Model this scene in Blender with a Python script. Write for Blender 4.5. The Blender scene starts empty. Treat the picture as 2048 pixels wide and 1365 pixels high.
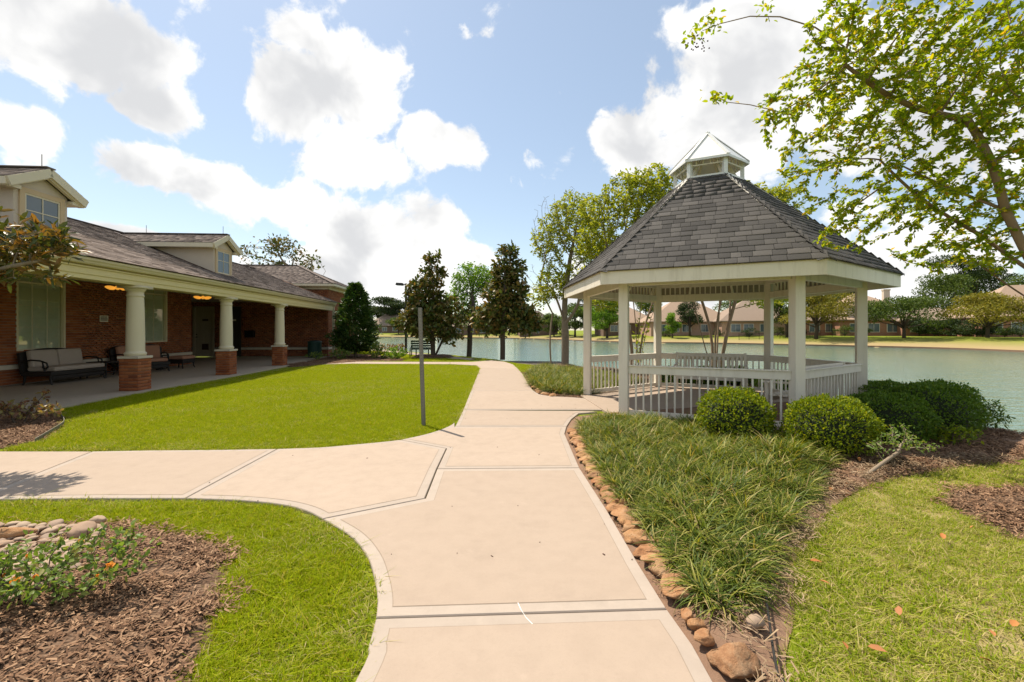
import bpy, math, random
import numpy as np
from mathutils import Vector, Matrix, Euler
R = math.radians
random.seed(7)
rng = np.random.default_rng(11)
SC = bpy.context.scene
COL = SC.collection

# ------------------------------------------------------------------ camera
EYE, FPX, YH = 1.5, 880.0, 661.0
cam_d = bpy.data.cameras.new('camera')
cam_d.sensor_width = 36.0
cam_d.lens = FPX / 2048 * 36
cam_d.shift_y = -(682.5 - YH) / 2048
cam_d.clip_start = 0.05
cam_d.clip_end = 6000
cam = bpy.data.objects.new('camera', cam_d)
COL.objects.link(cam)
cam.location = (0, 0, EYE)
cam.rotation_euler = (R(90), 0, 0)
SC.camera = cam

# ------------------------------------------------------------------ sun, sky
SUN_AZ = math.atan2(-0.692, 0.722)      # measured from +Y towards +X (shadow of the sign post)
SUN_EL = R(59)
sun_vec = Vector((math.sin(SUN_AZ) * math.cos(SUN_EL), math.cos(SUN_AZ) * math.cos(SUN_EL), math.sin(SUN_EL)))
sd = bpy.data.lights.new('sun', 'SUN')
sd.energy = 3.75
sd.angle = R(0.53)
sd.color = (1.0, 0.91, 0.77)
so = bpy.data.objects.new('sun', sd)
COL.objects.link(so)
so.rotation_euler = sun_vec.to_track_quat('Z', 'Y').to_euler()
so.location = (-20, 20, 40)
SC.view_settings.view_transform = 'Standard'
SC.view_settings.look = 'None'
SC.view_settings.exposure = 0.92
SC.view_settings.gamma = 1.0
SC.view_settings.use_curve_mapping = False
SC.cycles.max_bounces = 7
SC.cycles.diffuse_bounces = 4
SC.cycles.glossy_bounces = 2
SC.cycles.transmission_bounces = 4
SC.cycles.transparent_max_bounces = 7
SC.cycles.sample_clamp_indirect = 6
SC.cycles.use_denoising = True


def pxray(x, y):
    return np.array([(x - 1024) / FPX, 1.0, (YH - y) / FPX])


def G(x, y, z=0.0):
    r = pxray(x, y)
    t = (z - EYE) / r[2]
    return (float(t * r[0]), float(t), float(z))


def at(x, y, Y):
    r = pxray(x, y)
    return (float(Y * r[0]), float(Y), float(EYE + Y * r[2]))


def make_world():
    w = bpy.data.worlds.new('World')
    SC.world = w
    w.use_nodes = True
    nt = w.node_tree
    nt.nodes.clear()
    N, Lk = nt.nodes.new, nt.links.new
    # cloud density as a node group of direction
    g = bpy.data.node_groups.new('cloud_density', 'ShaderNodeTree')
    g.interface.new_socket('Vector', in_out='INPUT', socket_type='NodeSocketVector')
    g.interface.new_socket('Density', in_out='OUTPUT', socket_type='NodeSocketFloat')
    g.interface.new_socket('Core', in_out='OUTPUT', socket_type='NodeSocketFloat')
    gi, go = g.nodes.new('NodeGroupInput'), g.nodes.new('NodeGroupOutput')
    gl = g.links.new

    def noise(scale, detail, rough, src, lac=2.0):
        n = g.nodes.new('ShaderNodeTexNoise')
        n.inputs['Scale'].default_value = scale
        n.inputs['Detail'].default_value = detail
        n.inputs['Roughness'].default_value = rough
        n.inputs['Lacunarity'].default_value = lac
        gl(src, n.inputs['Vector'])
        return n

    def m(op, a, b=None, c=None, clamp=False):
        n = g.nodes.new('ShaderNodeMath')
        n.operation = op
        n.use_clamp = clamp
        for i, v in enumerate((a, b, c)):
            if v is None:
                continue
            if isinstance(v, (int, float)):
                n.inputs[i].default_value = v
            else:
                gl(v, n.inputs[i])
        return n.outputs[0]
    vec = gi.outputs[0]
    warp = noise(3.0, 2, .55, vec)
    sub = g.nodes.new('ShaderNodeVectorMath'); sub.operation = 'SUBTRACT'
    gl(warp.outputs['Color'], sub.inputs[0]); sub.inputs[1].default_value = (.5, .5, .5)
    sc = g.nodes.new('ShaderNodeVectorMath'); sc.operation = 'SCALE'
    gl(sub.outputs[0], sc.inputs[0]); sc.inputs['Scale'].default_value = .16
    ad = g.nodes.new('ShaderNodeVectorMath'); ad.operation = 'ADD'
    gl(vec, ad.inputs[0]); gl(sc.outputs[0], ad.inputs[1])
    wv = ad.outputs[0]
    # cumulus banks: direction (given as picture direction), half-widths in radians
    blobs = [(130, 60, 300, 150, 1.0), (315, 190, 115, 62, .95), (20, 225, 90, 60, .9),
             (610, 190, 180, 110, 1.0), (740, 190, 130, 110, 1.0), (880, 285, 120, 75, 1.0), (710, 320, 150, 85, 1.0), (585, 80, 80, 40, .8),
             (310, 335, 140, 66, 1.0), (450, 350, 140, 76, 1.0), (590, 410, 190, 80, 1.0), (750, 450, 210, 100, 1.1),
             (230, 460, 180, 44, 1.0), (740, 570, 250, 110, 1.2), (935, 485, 90, 36, .9), (930, 560, 150, 55, .9),
             (1530, 90, 230, 180, 1.2), (1300, 285, 140, 100, 1.1), (1450, 240, 230, 150, 1.2), (1760, 160, 280, 240, 1.0),
             (1850, 510, 360, 130, .9), (1250, 610, 320, 70, .7), (2010, 250, 240, 240, .9)]
    acc = None
    for (bx, by, rx, ry, wt) in blobs:
        r = Vector(pxray(bx, by)); dist = r.length
        d = r.normalized()
        mp = g.nodes.new('ShaderNodeMapping'); mp.vector_type = 'TEXTURE'
        mp.inputs['Location'].default_value = d
        zax = d
        xax = Vector((0, 0, 1)).cross(zax).normalized(); yax = zax.cross(xax)
        rot = Matrix((xax, yax, zax)).transposed().to_euler()
        mp.inputs['Rotation'].default_value = rot
        k = 1.0 / (FPX * dist)
        mp.inputs['Scale'].default_value = (rx * k * 1.1, ry * k * 1.1, .6)
        gl(wv, mp.inputs['Vector'])
        gr = g.nodes.new('ShaderNodeTexGradient'); gr.gradient_type = 'SPHERICAL'
        gl(mp.outputs[0], gr.inputs[0])
        v = m('MULTIPLY', gr.outputs['Fac'], wt)
        acc = v if acc is None else m('SMOOTH_MAX', acc, v, .12)
    # the rest of the sky carries the same broken cumulus cover
    wide = noise(2.2, 2, .5, vec)
    sx = g.nodes.new('ShaderNodeSeparateXYZ'); gl(vec, sx.inputs[0])
    out_f = m('SUBTRACT', .62, sx.outputs['Y'])
    out_f = m('MULTIPLY', out_f, 6.0, clamp=True)
    wm = m('SUBTRACT', wide.outputs['Fac'], .47)
    wm = m('MULTIPLY', wm, 4.0, clamp=True)
    wm = m('MULTIPLY', wm, out_f)
    acc = m('MAXIMUM', acc, wm)
    n1 = noise(8.5, 7, .6, wv)
    n2 = noise(5.2, 4, .55, wv)
    dn = m('SUBTRACT', n1.outputs['Fac'], .5)
    dn = m('MULTIPLY', dn, 1.9)
    dn2 = m('MULTIPLY', m('SUBTRACT', n2.outputs['Fac'], .5), .5)
    t = m('ADD', acc, dn)
    t = m('ADD', t, dn2)
    t = m('SUBTRACT', t, .30)
    gl(t, go.inputs[0])
    # grey bellies: thick cores broken up by the mid-size billows
    core = m('ADD', m('MULTIPLY', acc, .5), m('ADD', m('MULTIPLY', m('SUBTRACT', n2.outputs['Fac'], .5), 2.6), .22))
    core = m('SUBTRACT', core, m('MULTIPLY', dn, .45))
    gl(core, go.inputs[1])

    tc = N('ShaderNodeTexCoord')
    sky = N('ShaderNodeTexSky')
    sky.sky_type = 'NISHITA'
    sky.sun_disc = False
    sky.sun_elevation = SUN_EL
    sky.sun_rotation = SUN_AZ
    sky.air_density = 1.0
    sky.dust_density = .45
    sky.ozone_density = 1.0
    d0 = N('ShaderNodeGroup'); d0.node_tree = g
    Lk(tc.outputs['Generated'], d0.inputs[0])
    cov = N('ShaderNodeMapRange'); cov.interpolation_type = 'SMOOTHSTEP'
    Lk(d0.outputs[0], cov.inputs['Value'])
    cov.inputs['From Min'].default_value = -.02
    cov.inputs['From Max'].default_value = .2
    shade = N('ShaderNodeMapRange'); shade.interpolation_type = 'SMOOTHSTEP'
    Lk(d0.outputs[1], shade.inputs['Value'])
    shade.inputs['From Min'].default_value = .30
    shade.inputs['From Max'].default_value = .98
    ccol = N('ShaderNodeMix'); ccol.data_type = 'RGBA'
    Lk(shade.outputs[0], ccol.inputs['Factor'])
    ccol.inputs['A'].default_value = (4.1, 4.07, 4.0, 1)
    ccol.inputs['B'].default_value = (2.75, 2.78, 2.84, 1)
    # thin bright haze: pale milky blue
    hz = N('ShaderNodeMix'); hz.data_type = 'RGBA'
    hz.inputs['Factor'].default_value = .42
    tint = N('ShaderNodeMix'); tint.data_type = 'RGBA'; tint.blend_type = 'MULTIPLY'
    tint.inputs['Factor'].default_value = 1.0
    Lk(sky.outputs[0], tint.inputs['A']); tint.inputs['B'].default_value = (.84, .79, .70, 1)
    Lk(tint.outputs['Result'], hz.inputs['A'])
    hz.inputs['B'].default_value = (1.75, 2.05, 2.5, 1)
    mx = N('ShaderNodeMix'); mx.data_type = 'RGBA'
    Lk(cov.outputs[0], mx.inputs['Factor'])
    Lk(hz.outputs['Result'], mx.inputs['A'])
    Lk(ccol.outputs['Result'], mx.inputs['B'])
    bg = N('ShaderNodeBackground')
    bg.inputs['Strength'].default_value = .145
    Lk(mx.outputs['Result'], bg.inputs['Color'])
    ow = N('ShaderNodeOutputWorld')
    Lk(bg.outputs[0], ow.inputs[0])


make_world()


# ------------------------------------------------------------------ materials
MATS = {}


def rgb(c):
    return (c[0], c[1], c[2], 1.0)


class NT:
    """small node-tree helper"""
    def __init__(s, name):
        s.m = bpy.data.materials.new(name)
        s.m.use_nodes = True
        s.t = s.m.node_tree
        s.p = s.t.nodes['Principled BSDF']
        s.out = s.t.nodes['Material Output']
        MATS[name] = s.m

    def n(s, typ, **kw):
        nd = s.t.nodes.new(typ)
        for k, v in kw.items():
            setattr(nd, k, v)
        return nd

    def l(s, a, b):
        s.t.links.new(a, b)

    def coord(s, which='Object'):
        return s.n('ShaderNodeTexCoord').outputs[which]

    def geo(s):
        return s.n('ShaderNodeNewGeometry').outputs['Position']

    def noise(s, vec, scale, detail=4, rough=.55):
        nd = s.n('ShaderNodeTexNoise')
        nd.inputs['Scale'].default_value = scale
        nd.inputs['Detail'].default_value = detail
        nd.inputs['Roughness'].default_value = rough
        if vec is not None:
            s.l(vec, nd.inputs['Vector'])
        return nd.outputs['Fac']

    def ramp(s, fac, stops):
        nd = s.n('ShaderNodeValToRGB')
        el = nd.color_ramp.elements
        while len(el) < len(stops):
            el.new(.5)
        for e, (p, c) in zip(el, stops):
            e.position = p
            e.color = rgb(c)
        s.l(fac, nd.inputs[0])
        return nd.outputs[0]

    def mix(s, fac, a, b, blend='MIX'):
        nd = s.n('ShaderNodeMix', data_type='RGBA', blend_type=blend)
        for k, v in (('Factor', fac), ('A', a), ('B', b)):
            if isinstance(v, (int, float)):
                nd.inputs[k].default_value = v
            elif isinstance(v, tuple):
                nd.inputs[k].default_value = rgb(v)
            else:
                s.l(v, nd.inputs[k])
        return nd.outputs['Result']

    def math(s, op, a, b=0.0, clamp=False):
        nd = s.n('ShaderNodeMath', operation=op, use_clamp=clamp)
        for i, v in enumerate((a, b)):
            if isinstance(v, (int, float)):
                nd.inputs[i].default_value = v
            else:
                s.l(v, nd.inputs[i])
        return nd.outputs[0]

    def rnd(s):
        """one random number per piece: object random plus the per-piece attribute of joined pieces"""
        a = s.n('ShaderNodeAttribute', attribute_name='rnd').outputs['Fac']
        o = s.n('ShaderNodeObjectInfo').outputs['Random']
        return s.math('FRACT', s.math('ADD', a, o))

    def bump(s, h, strength=.3, dist=.01):
        nd = s.n('ShaderNodeBump')
        nd.inputs['Strength'].default_value = strength
        nd.inputs['Distance'].default_value = dist
        s.l(h, nd.inputs['Height'])
        s.l(nd.outputs[0], s.p.inputs['Normal'])

    def set(s, col=None, rough=None, metal=None, spec=None):
        if col is not None:
            if isinstance(col, tuple):
                s.p.inputs['Base Color'].default_value = rgb(col)
            else:
                s.l(col, s.p.inputs['Base Color'])
        if rough is not None:
            if isinstance(rough, (int, float)):
                s.p.inputs['Roughness'].default_value = rough
            else:
                s.l(rough, s.p.inputs['Roughness'])
        if metal is not None:
            s.p.inputs['Metallic'].default_value = metal
        if spec is not None:
            s.p.inputs['Specular IOR Level'].default_value = spec
        return s


def plain(name, a, b=None, scale=6, rough=.6, metal=0, bump=0.0, spec=.4, bscale=60):
    t = NT(name)
    b = b or tuple(x * .8 for x in a)
    c = t.coord()
    f = t.noise(c, scale, 5)
    col = t.mix(t.math('MULTIPLY', f, 1.0), b, a)
    t.set(col, rough, metal, spec)
    if bump:
        t.bump(t.noise(c, bscale, 4), bump, .004)
    return t.m


def pieces_mat(name, stops, rough=.8, grain=90, bump=.35, gcol=.25, spec=.3):
    t = NT(name)
    c = t.geo()
    col = t.ramp(t.rnd(), stops)
    f = t.noise(c, grain, 4, .7)
    col = t.mix(t.math('MULTIPLY', f, gcol), col, (.02, .015, .012))
    t.set(col, rough, 0, spec)
    if bump:
        t.bump(f, bump, .004)
    return t.m


def stone_tex(name, stops):
    t = NT(name)
    c = t.geo()
    col = t.ramp(t.rnd(), stops)
    n1, n2 = t.noise(c, 14, 8, .72), t.noise(c, 75, 6, .75)
    col = t.mix(t.math('MULTIPLY', t.math('SUBTRACT', n1, .45), 2.6, clamp=True), col, (.50, .36, .22))
    col = t.mix(t.math('MULTIPLY', t.math('SUBTRACT', .47, n1), 3.5, clamp=True), col, (.15, .075, .045))
    col = t.mix(t.math('MULTIPLY', n2, .4), col, (.12, .07, .045))
    t.set(col, .9, 0, .25)
    t.bump(t.math('ADD', n1, t.math('MULTIPLY', n2, .5)), .9, .02)
    return t.m


def leaf_mat(name, stops, trans=.45, rough=.45, gloss=.25, tcol=(1.25, 1.15, .5)):
    t = NT(name)
    col = t.ramp(t.rnd(), stops)
    t.set(col, rough, 0, gloss)
    tr = t.n('ShaderNodeBsdfTranslucent')
    t.l(t.mix(1.0, col, tcol, 'MULTIPLY'), tr.inputs['Color'])
    mx = t.n('ShaderNodeMixShader')
    mx.inputs[0].default_value = trans
    t.l(t.p.outputs[0], mx.inputs[1])
    t.l(tr.outputs[0], mx.inputs[2])
    t.l(mx.outputs[0], t.out.inputs['Surface'])
    return t.m


def concrete(name, a, b, speck=.5):
    t = NT(name)
    c = t.geo()
    big = t.noise(c, .9, 6, .65)
    mid = t.noise(c, 7, 5, .6)
    fine = t.noise(c, 260, 3, .8)
    col = t.mix(big, b, a)
    col = t.mix(t.math('MULTIPLY', t.math('SUBTRACT', mid, .42), 1.1, clamp=True), col, tuple(x * .8 for x in b))
    sp = t.math('MULTIPLY', t.math('SUBTRACT', fine, .55), 4 * speck, clamp=True)
    col = t.mix(sp, col, tuple(x * .62 for x in b))
    col = t.mix(t.math('MULTIPLY', t.n('ShaderNodeObjectInfo').outputs['Random'], .35), col, tuple(x * .78 for x in b))
    gr_ = t.math('MULTIPLY', t.math('SUBTRACT', t.noise(c, 55, 5, .8), .5), 2.5, clamp=True)
    col = t.mix(t.math('MULTIPLY', gr_, .35), col, tuple(x * .68 for x in b))
    st_ = t.math('MULTIPLY', t.math('SUBTRACT', t.noise(c, 2.3, 8, .7), .54), 5.0, clamp=True)
    col = t.mix(t.math('MULTIPLY', st_, .32), col, tuple(x * .66 for x in b))
    lt_ = t.math('MULTIPLY', t.math('SUBTRACT', t.noise(c, 4.1, 7, .75), .6), 6.0, clamp=True)
    col = t.mix(t.math('MULTIPLY', lt_, .25), col, tuple(min(.6, x * 1.25) for x in a))
    vor = t.n('ShaderNodeTexVoronoi')
    vor.inputs['Scale'].default_value = 1.1
    t.l(c, vor.inputs['Vector'])
    spot = t.math('LESS_THAN', vor.outputs['Distance'], .022)
    col = t.mix(t.math('MULTIPLY', spot, .6), col, (.07, .06, .05))
    t.set(col, .85, 0, .25)
    t.bump(t.math('ADD', fine, t.math('MULTIPLY', mid, .5)), .35, .003)
    return t.m


concrete('concrete', (.425, .335, .262), (.38, .293, .222))
concrete('concrete_band', (.43, .358, .295), (.385, .315, .255), .25)
concrete('concrete_porch', (.48, .395, .30), (.42, .34, .255), .3)
concrete('groove', (0.304, 0.239, 0.179), (0.274, 0.213, 0.160), .3)
plain('joint', (.10, .075, .055), rough=.95)
plain('mortar', (0.252, 0.210, 0.175), (0.196, 0.161, 0.133), 20, .95)
pieces_mat('brick', [(0, (.235, .066, .023)), (.35, (.31, .092, .032)), (.7, (.37, .125, .045)), (.9, (.19, .055, .024)), (1, (.41, .165, .065))], .85, 70, .4, .25)
pieces_mat('shingle_grey', [(0, (.070, .066, .063)), (.25, (.098, .092, .087)), (.5, (.128, .119, .111)), (.75, (.085, .080, .077)), (1, (.150, .138, .128))], .95, 420, .6, .45, .15)
pieces_mat('shingle_brown', [(0, (.13, .10, .085)), (.35, (.22, .175, .15)), (.6, (.31, .25, .215)), (.8, (.17, .135, .115)), (1, (.35, .285, .25))], .95, 300, .6, .4, .15)
plain('cream', (.70, .60, .32), (.64, .54, .28), 2, .5)
plain('cream_column', (.66, .585, .43), (.60, .52, .37), 3, .6, bump=.1, bscale=200)
plain('stucco', (0.594, 0.504, 0.396), (0.522, 0.436, 0.338), 5, .9, bump=.3, bscale=250)
plain('tan_trim', (.56, .42, .25), (.5, .37, .22), 3, .7)
plain('stone_band', (.60, .53, .43), (.48, .42, .33), 9, .85, bump=.2)
def mat_white_paint():
    t = NT('white_paint')
    c = t.geo()
    mp = t.n('ShaderNodeMapping'); mp.inputs['Scale'].default_value = (9, 9, 1.1); t.l(c, mp.inputs[0])
    st, sp, lo = t.noise(mp.outputs[0], 1.0, 7, .65), t.noise(c, 38, 5, .7), t.noise(c, 1.3, 3)
    col = t.mix(lo, (.70, .635, .53), (.78, .715, .60))
    col = t.mix(t.math('MULTIPLY', t.math('SUBTRACT', st, .5), 2.2, clamp=True), col, (.48, .42, .33))
    col = t.mix(t.math('MULTIPLY', t.math('SUBTRACT', sp, .66), 6.0, clamp=True), col, (.30, .25, .19))
    t.set(col, .6, 0, .35)
    t.bump(t.math('ADD', st, t.math('MULTIPLY', sp, .4)), .25, .004)


mat_white_paint()
plain('white_metal', (.80, .79, .76), (.72, .70, .66), 5, .35, 0, spec=.5)
plain('ceiling_paint', (.58, .52, .42), (.52, .46, .37), 3, .7)
plain('roof_deck', (.30, .25, .20), (.22, .18, .14), 14, .9)
plain('copper', (.62, .33, .20), (.5, .25, .15), 8, .35, .8)
plain('black_metal', (.015, .015, .014), (.01, .01, .01), 8, .4, .3)
plain('wicker', (.022, .016, .013), (.012, .009, .008), 60, .6, bump=.8, bscale=160)
plain('cushion', (.44, .37, .32), (.38, .315, .27), 6, .95, bump=.2, bscale=200)
plain('cushion_rust', (.42, .22, .15), (.34, .17, .11), 6, .95, bump=.2, bscale=200)
plain('galvanized', (.24, .225, .195), (.16, .15, .13), 30, .55, .5)
plain('green_metal', (.018, .055, .043), (.012, .04, .032), 9, .4)
plain('green_bin', (.02, .06, .048), (.014, .045, .036), 5, .5)
plain('pole_paint', (.035, .028, .022), (.025, .02, .016), 5, .5)
plain('door_paint', (.42, .36, .26), (.38, .32, .23), 3, .5)
plain('door_dark', (.06, .058, .045), (.05, .048, .038), 3, .4)
plain('dark_brown', (.07, .03, .018), (.05, .02, .012), 9, .6)
plain('sign_white', (.72, .66, .56), (.68, .62, .52), 4, .5)
plain('ink', (.05, .03, .02), (.04, .025, .018), 4, .6)
plain('rubber', (.03, .026, .022), (.02, .018, .016), 10, .6)
plain('paint_mark', (.82, .80, .76), (.72, .69, .64), 60, .7)
plain('bark_grey', (.30, .235, .175), (.14, .105, .075), 14, .95, bump=.8, bscale=45)
plain('bark_tan', (.30, .205, .13), (.17, .11, .065), 9, .8, bump=.5, bscale=30)
plain('bark_dark', (.105, .078, .055), (.05, .036, .026), 20, .95, bump=.8, bscale=45)
plain('twig_pale', (.30, .23, .165), (.2, .15, .1), 9, .9)
stone_tex('stone_rust', [(0, (.40, .17, .07)), (.3, (.46, .23, .10)), (.6, (.50, .26, .11)), (.8, (.36, .18, .09)), (1, (.52, .32, .16))])
pieces_mat('stone_river', [(0, (.34, .225, .15)), (.3, (.40, .285, .195)), (.6, (.30, .21, .15)), (.8, (.44, .33, .23)), (1, (.36, .24, .15))], .8, 35, .4, .22)
pieces_mat('chip', [(0, (0.118, 0.061, 0.032)), (.3, (0.213, 0.113, 0.060)), (.6, (0.314, 0.176, 0.098)), (.82, (0.448, 0.279, 0.162)), (1, (0.146, 0.078, 0.043))], .95, 130, .3, .35)
pieces_mat('straw', [(0, (0.297, 0.203, 0.117)), (.4, (0.378, 0.270, 0.162)), (.8, (0.216, 0.135, 0.081)), (1, (0.450, 0.342, 0.225))], .95, 130, .2, .2)
pieces_mat('dead_leaf', [(0, (.36, .13, .035)), (.5, (.48, .19, .05)), (1, (.30, .13, .06))], .7, 60, .2, .2)

leaf_mat('grass_blade', [(0, (.21, .275, .006)), (.4, (.29, .365, .008)), (.75, (.36, .415, .012)), (.93, (.44, .39, .04)), (1, (.50, .40, .13))], .45, .7, .03, (1.17, 1.1, .35))
leaf_mat('grass_blade_dry', [(0, (.17, .25, .010)), (.3, (.25, .335, .014)), (.55, (.36, .38, .04)), (.8, (.50, .43, .16)), (1, (.60, .48, .25))], .42, .7, .03, (1.1, 1.08, .5))
leaf_mat('liriope', [(0, (.050, .085, .010)), (.35, (.095, .140, .015)), (.62, (.165, .200, .020)), (.82, (.29, .285, .04)), (.93, (.45, .38, .14)), (1, (.36, .24, .12))], .34, .5, .22, (1.3, 1.2, .4))
leaf_mat('leaf_myrtle', [(0, (.14, .225, .012)), (.4, (.235, .33, .016)), (.75, (.325, .385, .02)), (.95, (.45, .40, .03)), (1, (.50, .31, .03))], .54, .45, .22, (1.5, 1.35, .35))
leaf_mat('leaf_spring', [(0, (.18, .23, .02)), (.5, (.27, .32, .03)), (1, (.40, .39, .06))], .5, .5, .2, (1.35, 1.25, .45))
leaf_mat('leaf_lime', [(0, (.085, .18, .018)), (.5, (.14, .25, .025)), (1, (.2, .3, .04))], .5, .45, .25, (1.3, 1.3, .45))
leaf_mat('leaf_magnolia', [(0, (.055, .088, .018)), (.35, (.090, .125, .026)), (.65, (.15, .13, .038)), (.88, (.26, .165, .055)), (1, (.13, .155, .035))], .28, .5, .3, (1.3, 1.1, .4))
leaf_mat('leaf_magnolia_near', [(0, (.05, .075, .018)), (.35, (.085, .105, .025)), (.6, (.20, .135, .04)), (.85, (.27, .155, .05)), (1, (.12, .13, .03))], .34, .42, .35, (1.4, 1.1, .4))
leaf_mat('leaf_evergreen', [(0, (.030, .075, .014)), (.5, (.050, .105, .020)), (.85, (.08, .135, .028)), (1, (.13, .15, .04))], .22, .35, .4, (1.2, 1.2, .5))
leaf_mat('leaf_box', [(0, (.095, .150, .009)), (.5, (.165, .23, .012)), (.85, (.26, .305, .016)), (1, (.36, .36, .02))], .42, .5, .25, (1.4, 1.3, .35))
leaf_mat('leaf_box_dark', [(0, (.060, .118, .012)), (.5, (.092, .165, .016)), (.9, (.135, .205, .022)), (1, (.19, .24, .03))], .36, .5, .25, (1.3, 1.3, .4))  # darker copy of leaf_box: the lakeside cluster's shade is put into its colour
leaf_mat('leaf_far', [(0, (.050, .085, .018)), (.5, (.080, .12, .026)), (1, (.12, .155, .035))], .35, .6, .15, (1.2, 1.2, .5))
leaf_mat('leaf_far_yellow', [(0, (.14, .15, .022)), (.5, (.22, .20, .03)), (1, (.29, .25, .04))], .4, .6, .15, (1.2, 1.1, .5))
leaf_mat('leaf_far_dark', [(0, (.026, .046, .018)), (.5, (.042, .066, .025)), (1, (.065, .085, .03))], .25, .6, .15, (1.2, 1.2, .5))
leaf_mat('leaf_rose', [(0, (.10, .17, .035)), (.5, (.17, .25, .05)), (.9, (.25, .31, .08)), (1, (.36, .28, .09))], .4, .5, .25, (1.3, 1.3, .5))
leaf_mat('leaf_rose_red', [(0, (.10, .05, .03)), (.4, (.22, .10, .05)), (.7, (.26, .22, .06)), (1, (.34, .30, .12))], .35, .35, .5, (1.3, 1.1, .6))
leaf_mat('petal', [(0, (.78, .40, .06)), (.5, (.80, .30, .05)), (1, (.82, .55, .18))], .35, .6, .2, (1.1, 1.0, .7))
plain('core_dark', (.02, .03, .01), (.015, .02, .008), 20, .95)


def mat_terrain():
    t = NT('ground_soil')
    c = t.geo()
    a = t.noise(c, .35, 5)
    b = t.noise(c, 3.0, 6, .7)
    green = t.mix(a, (.15, .195, .009), (.20, .24, .012))
    green = t.mix(t.math('MULTIPLY', t.math('SUBTRACT', b, .45), 2.0, clamp=True), green, (.16, .14, .05))
    dry = t.mix(b, (.29, .205, .105), (.37, .285, .14))
    at_ = t.n('ShaderNodeAttribute', attribute_name='dry').outputs['Fac']
    w = t.math('ADD', at_, t.math('MULTIPLY', t.math('SUBTRACT', t.noise(c, .09, 4), .5), 1.4))
    w = t.math('MULTIPLY', w, at_, clamp=True)
    col = t.mix(w, green, dry)
    t.set(col, .95, 0, .15)
    t.bump(t.noise(c, 25, 6, .7), .6, .03)


mat_terrain()


def mat_mulch():
    t = NT('mulch')
    c = t.geo()
    v = t.n('ShaderNodeTexVoronoi', feature='F1')
    v.inputs['Scale'].default_value = 42
    mp = t.n('ShaderNodeMapping')
    mp.inputs['Scale'].default_value = (1, 1.9, 1)
    t.l(c, mp.inputs[0]); t.l(mp.outputs[0], v.inputs['Vector'])
    big = t.noise(c, 2.2, 4)
    col = t.ramp(v.outputs['Color'], [(0, (.085, .05, .03)), (.4, (.15, .09, .055)), (.75, (.22, .14, .09)), (1, (.30, .20, .13))])
    col = t.mix(t.math('MULTIPLY', big, .5), col, (.07, .042, .027))
    t.set(col, .95, 0, .15)
    t.bump(v.outputs['Distance'], .8, .02)


mat_mulch()


def mat_soilstrip():
    t = NT('bare_soil')
    c = t.geo()
    col = t.mix(t.noise(c, 5, 6, .7), (.15, .085, .055), (.30, .19, .125))
    t.set(col, .95, 0, .15)
    t.bump(t.noise(c, 40, 6, .7), .6, .02)


mat_soilstrip()


def mat_water():
    t = NT('lake_water')
    c = t.geo()
    mp = t.n('ShaderNodeMapping')
    mp.inputs['Scale'].default_value = (.55, 1.0, 1.0)
    mp.inputs['Rotation'].default_value = (0, 0, R(18))
    t.l(c, mp.inputs[0])
    a = t.noise(mp.outputs[0], 2.4, 4, .6)
    b = t.noise(mp.outputs[0], .5, 3, .5)
    col = t.mix(b, (.085, .165, .125), (.12, .205, .16))
    t.set(col, .07, 0, .5)
    t.p.inputs['IOR'].default_value = 1.33
    h = t.math('ADD', a, t.math('MULTIPLY', b, .7))
    t.bump(h, .42, .2)


mat_water()


def mat_glass():
    t = NT('window_glass')
    t.set((.03, .035, .03), .03, 0, .5)
    gl = t.n('ShaderNodeBsdfGlossy'); gl.inputs['Roughness'].default_value = .015
    gl.inputs['Color'].default_value = (.9, .95, .9, 1)
    tr = t.n('ShaderNodeBsdfTransparent'); tr.inputs['Color'].default_value = (.92, .95, .90, 1)
    fr = t.n('ShaderNodeFresnel'); fr.inputs['IOR'].default_value = 1.7
    mx = t.n('ShaderNodeMixShader')
    t.l(t.math('ADD', fr.outputs[0], .14, clamp=True), mx.inputs[0])
    t.l(tr.outputs[0], mx.inputs[1]); t.l(gl.outputs[0], mx.inputs[2])
    t.l(mx.outputs[0], t.out.inputs['Surface'])
    g2 = NT('far_glass')
    g2.set((.10, .13, .15), .08, 0, .6)


mat_glass()


def mat_emit():
    t = NT('amber_shade')
    t.set((.85, .42, .06), .35, 0, .4)
    t.p.inputs['Emission Color'].default_value = (1.0, .42, .05, 1)
    t.p.inputs['Emission Strength'].default_value = .38


mat_emit()


def mat_blind():
    t = NT('blind')
    c = t.geo()
    w = t.n('ShaderNodeTexWave', bands_direction='Z')
    w.inputs['Scale'].default_value = 12
    t.l(c, w.inputs['Vector'])
    col = t.mix(w.outputs['Fac'], (.66, .66, .56), (.80, .80, .70))
    t.set(col, .8)


mat_blind()


def mat_farbrick(name, a, b, m):
    t = NT(name)
    br = t.n('ShaderNodeTexBrick')
    br.inputs['Color1'].default_value = rgb(a)
    br.inputs['Color2'].default_value = rgb(b)
    br.inputs['Mortar'].default_value = rgb(m)
    br.inputs['Scale'].default_value = 1.0
    br.inputs['Brick Width'].default_value = .24
    br.inputs['Row Height'].default_value = .09
    br.inputs['Mortar Size'].default_value = .01
    s = t.n('ShaderNodeSeparateXYZ'); t.l(t.coord(), s.inputs[0])
    cb = t.n('ShaderNodeCombineXYZ')
    t.l(t.math('ADD', s.outputs[0], s.outputs[1]), cb.inputs[0]); t.l(s.outputs[2], cb.inputs[1])
    t.l(cb.outputs[0], br.inputs['Vector'])
    t.set(br.outputs['Color'], .9, 0, .2)


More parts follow.
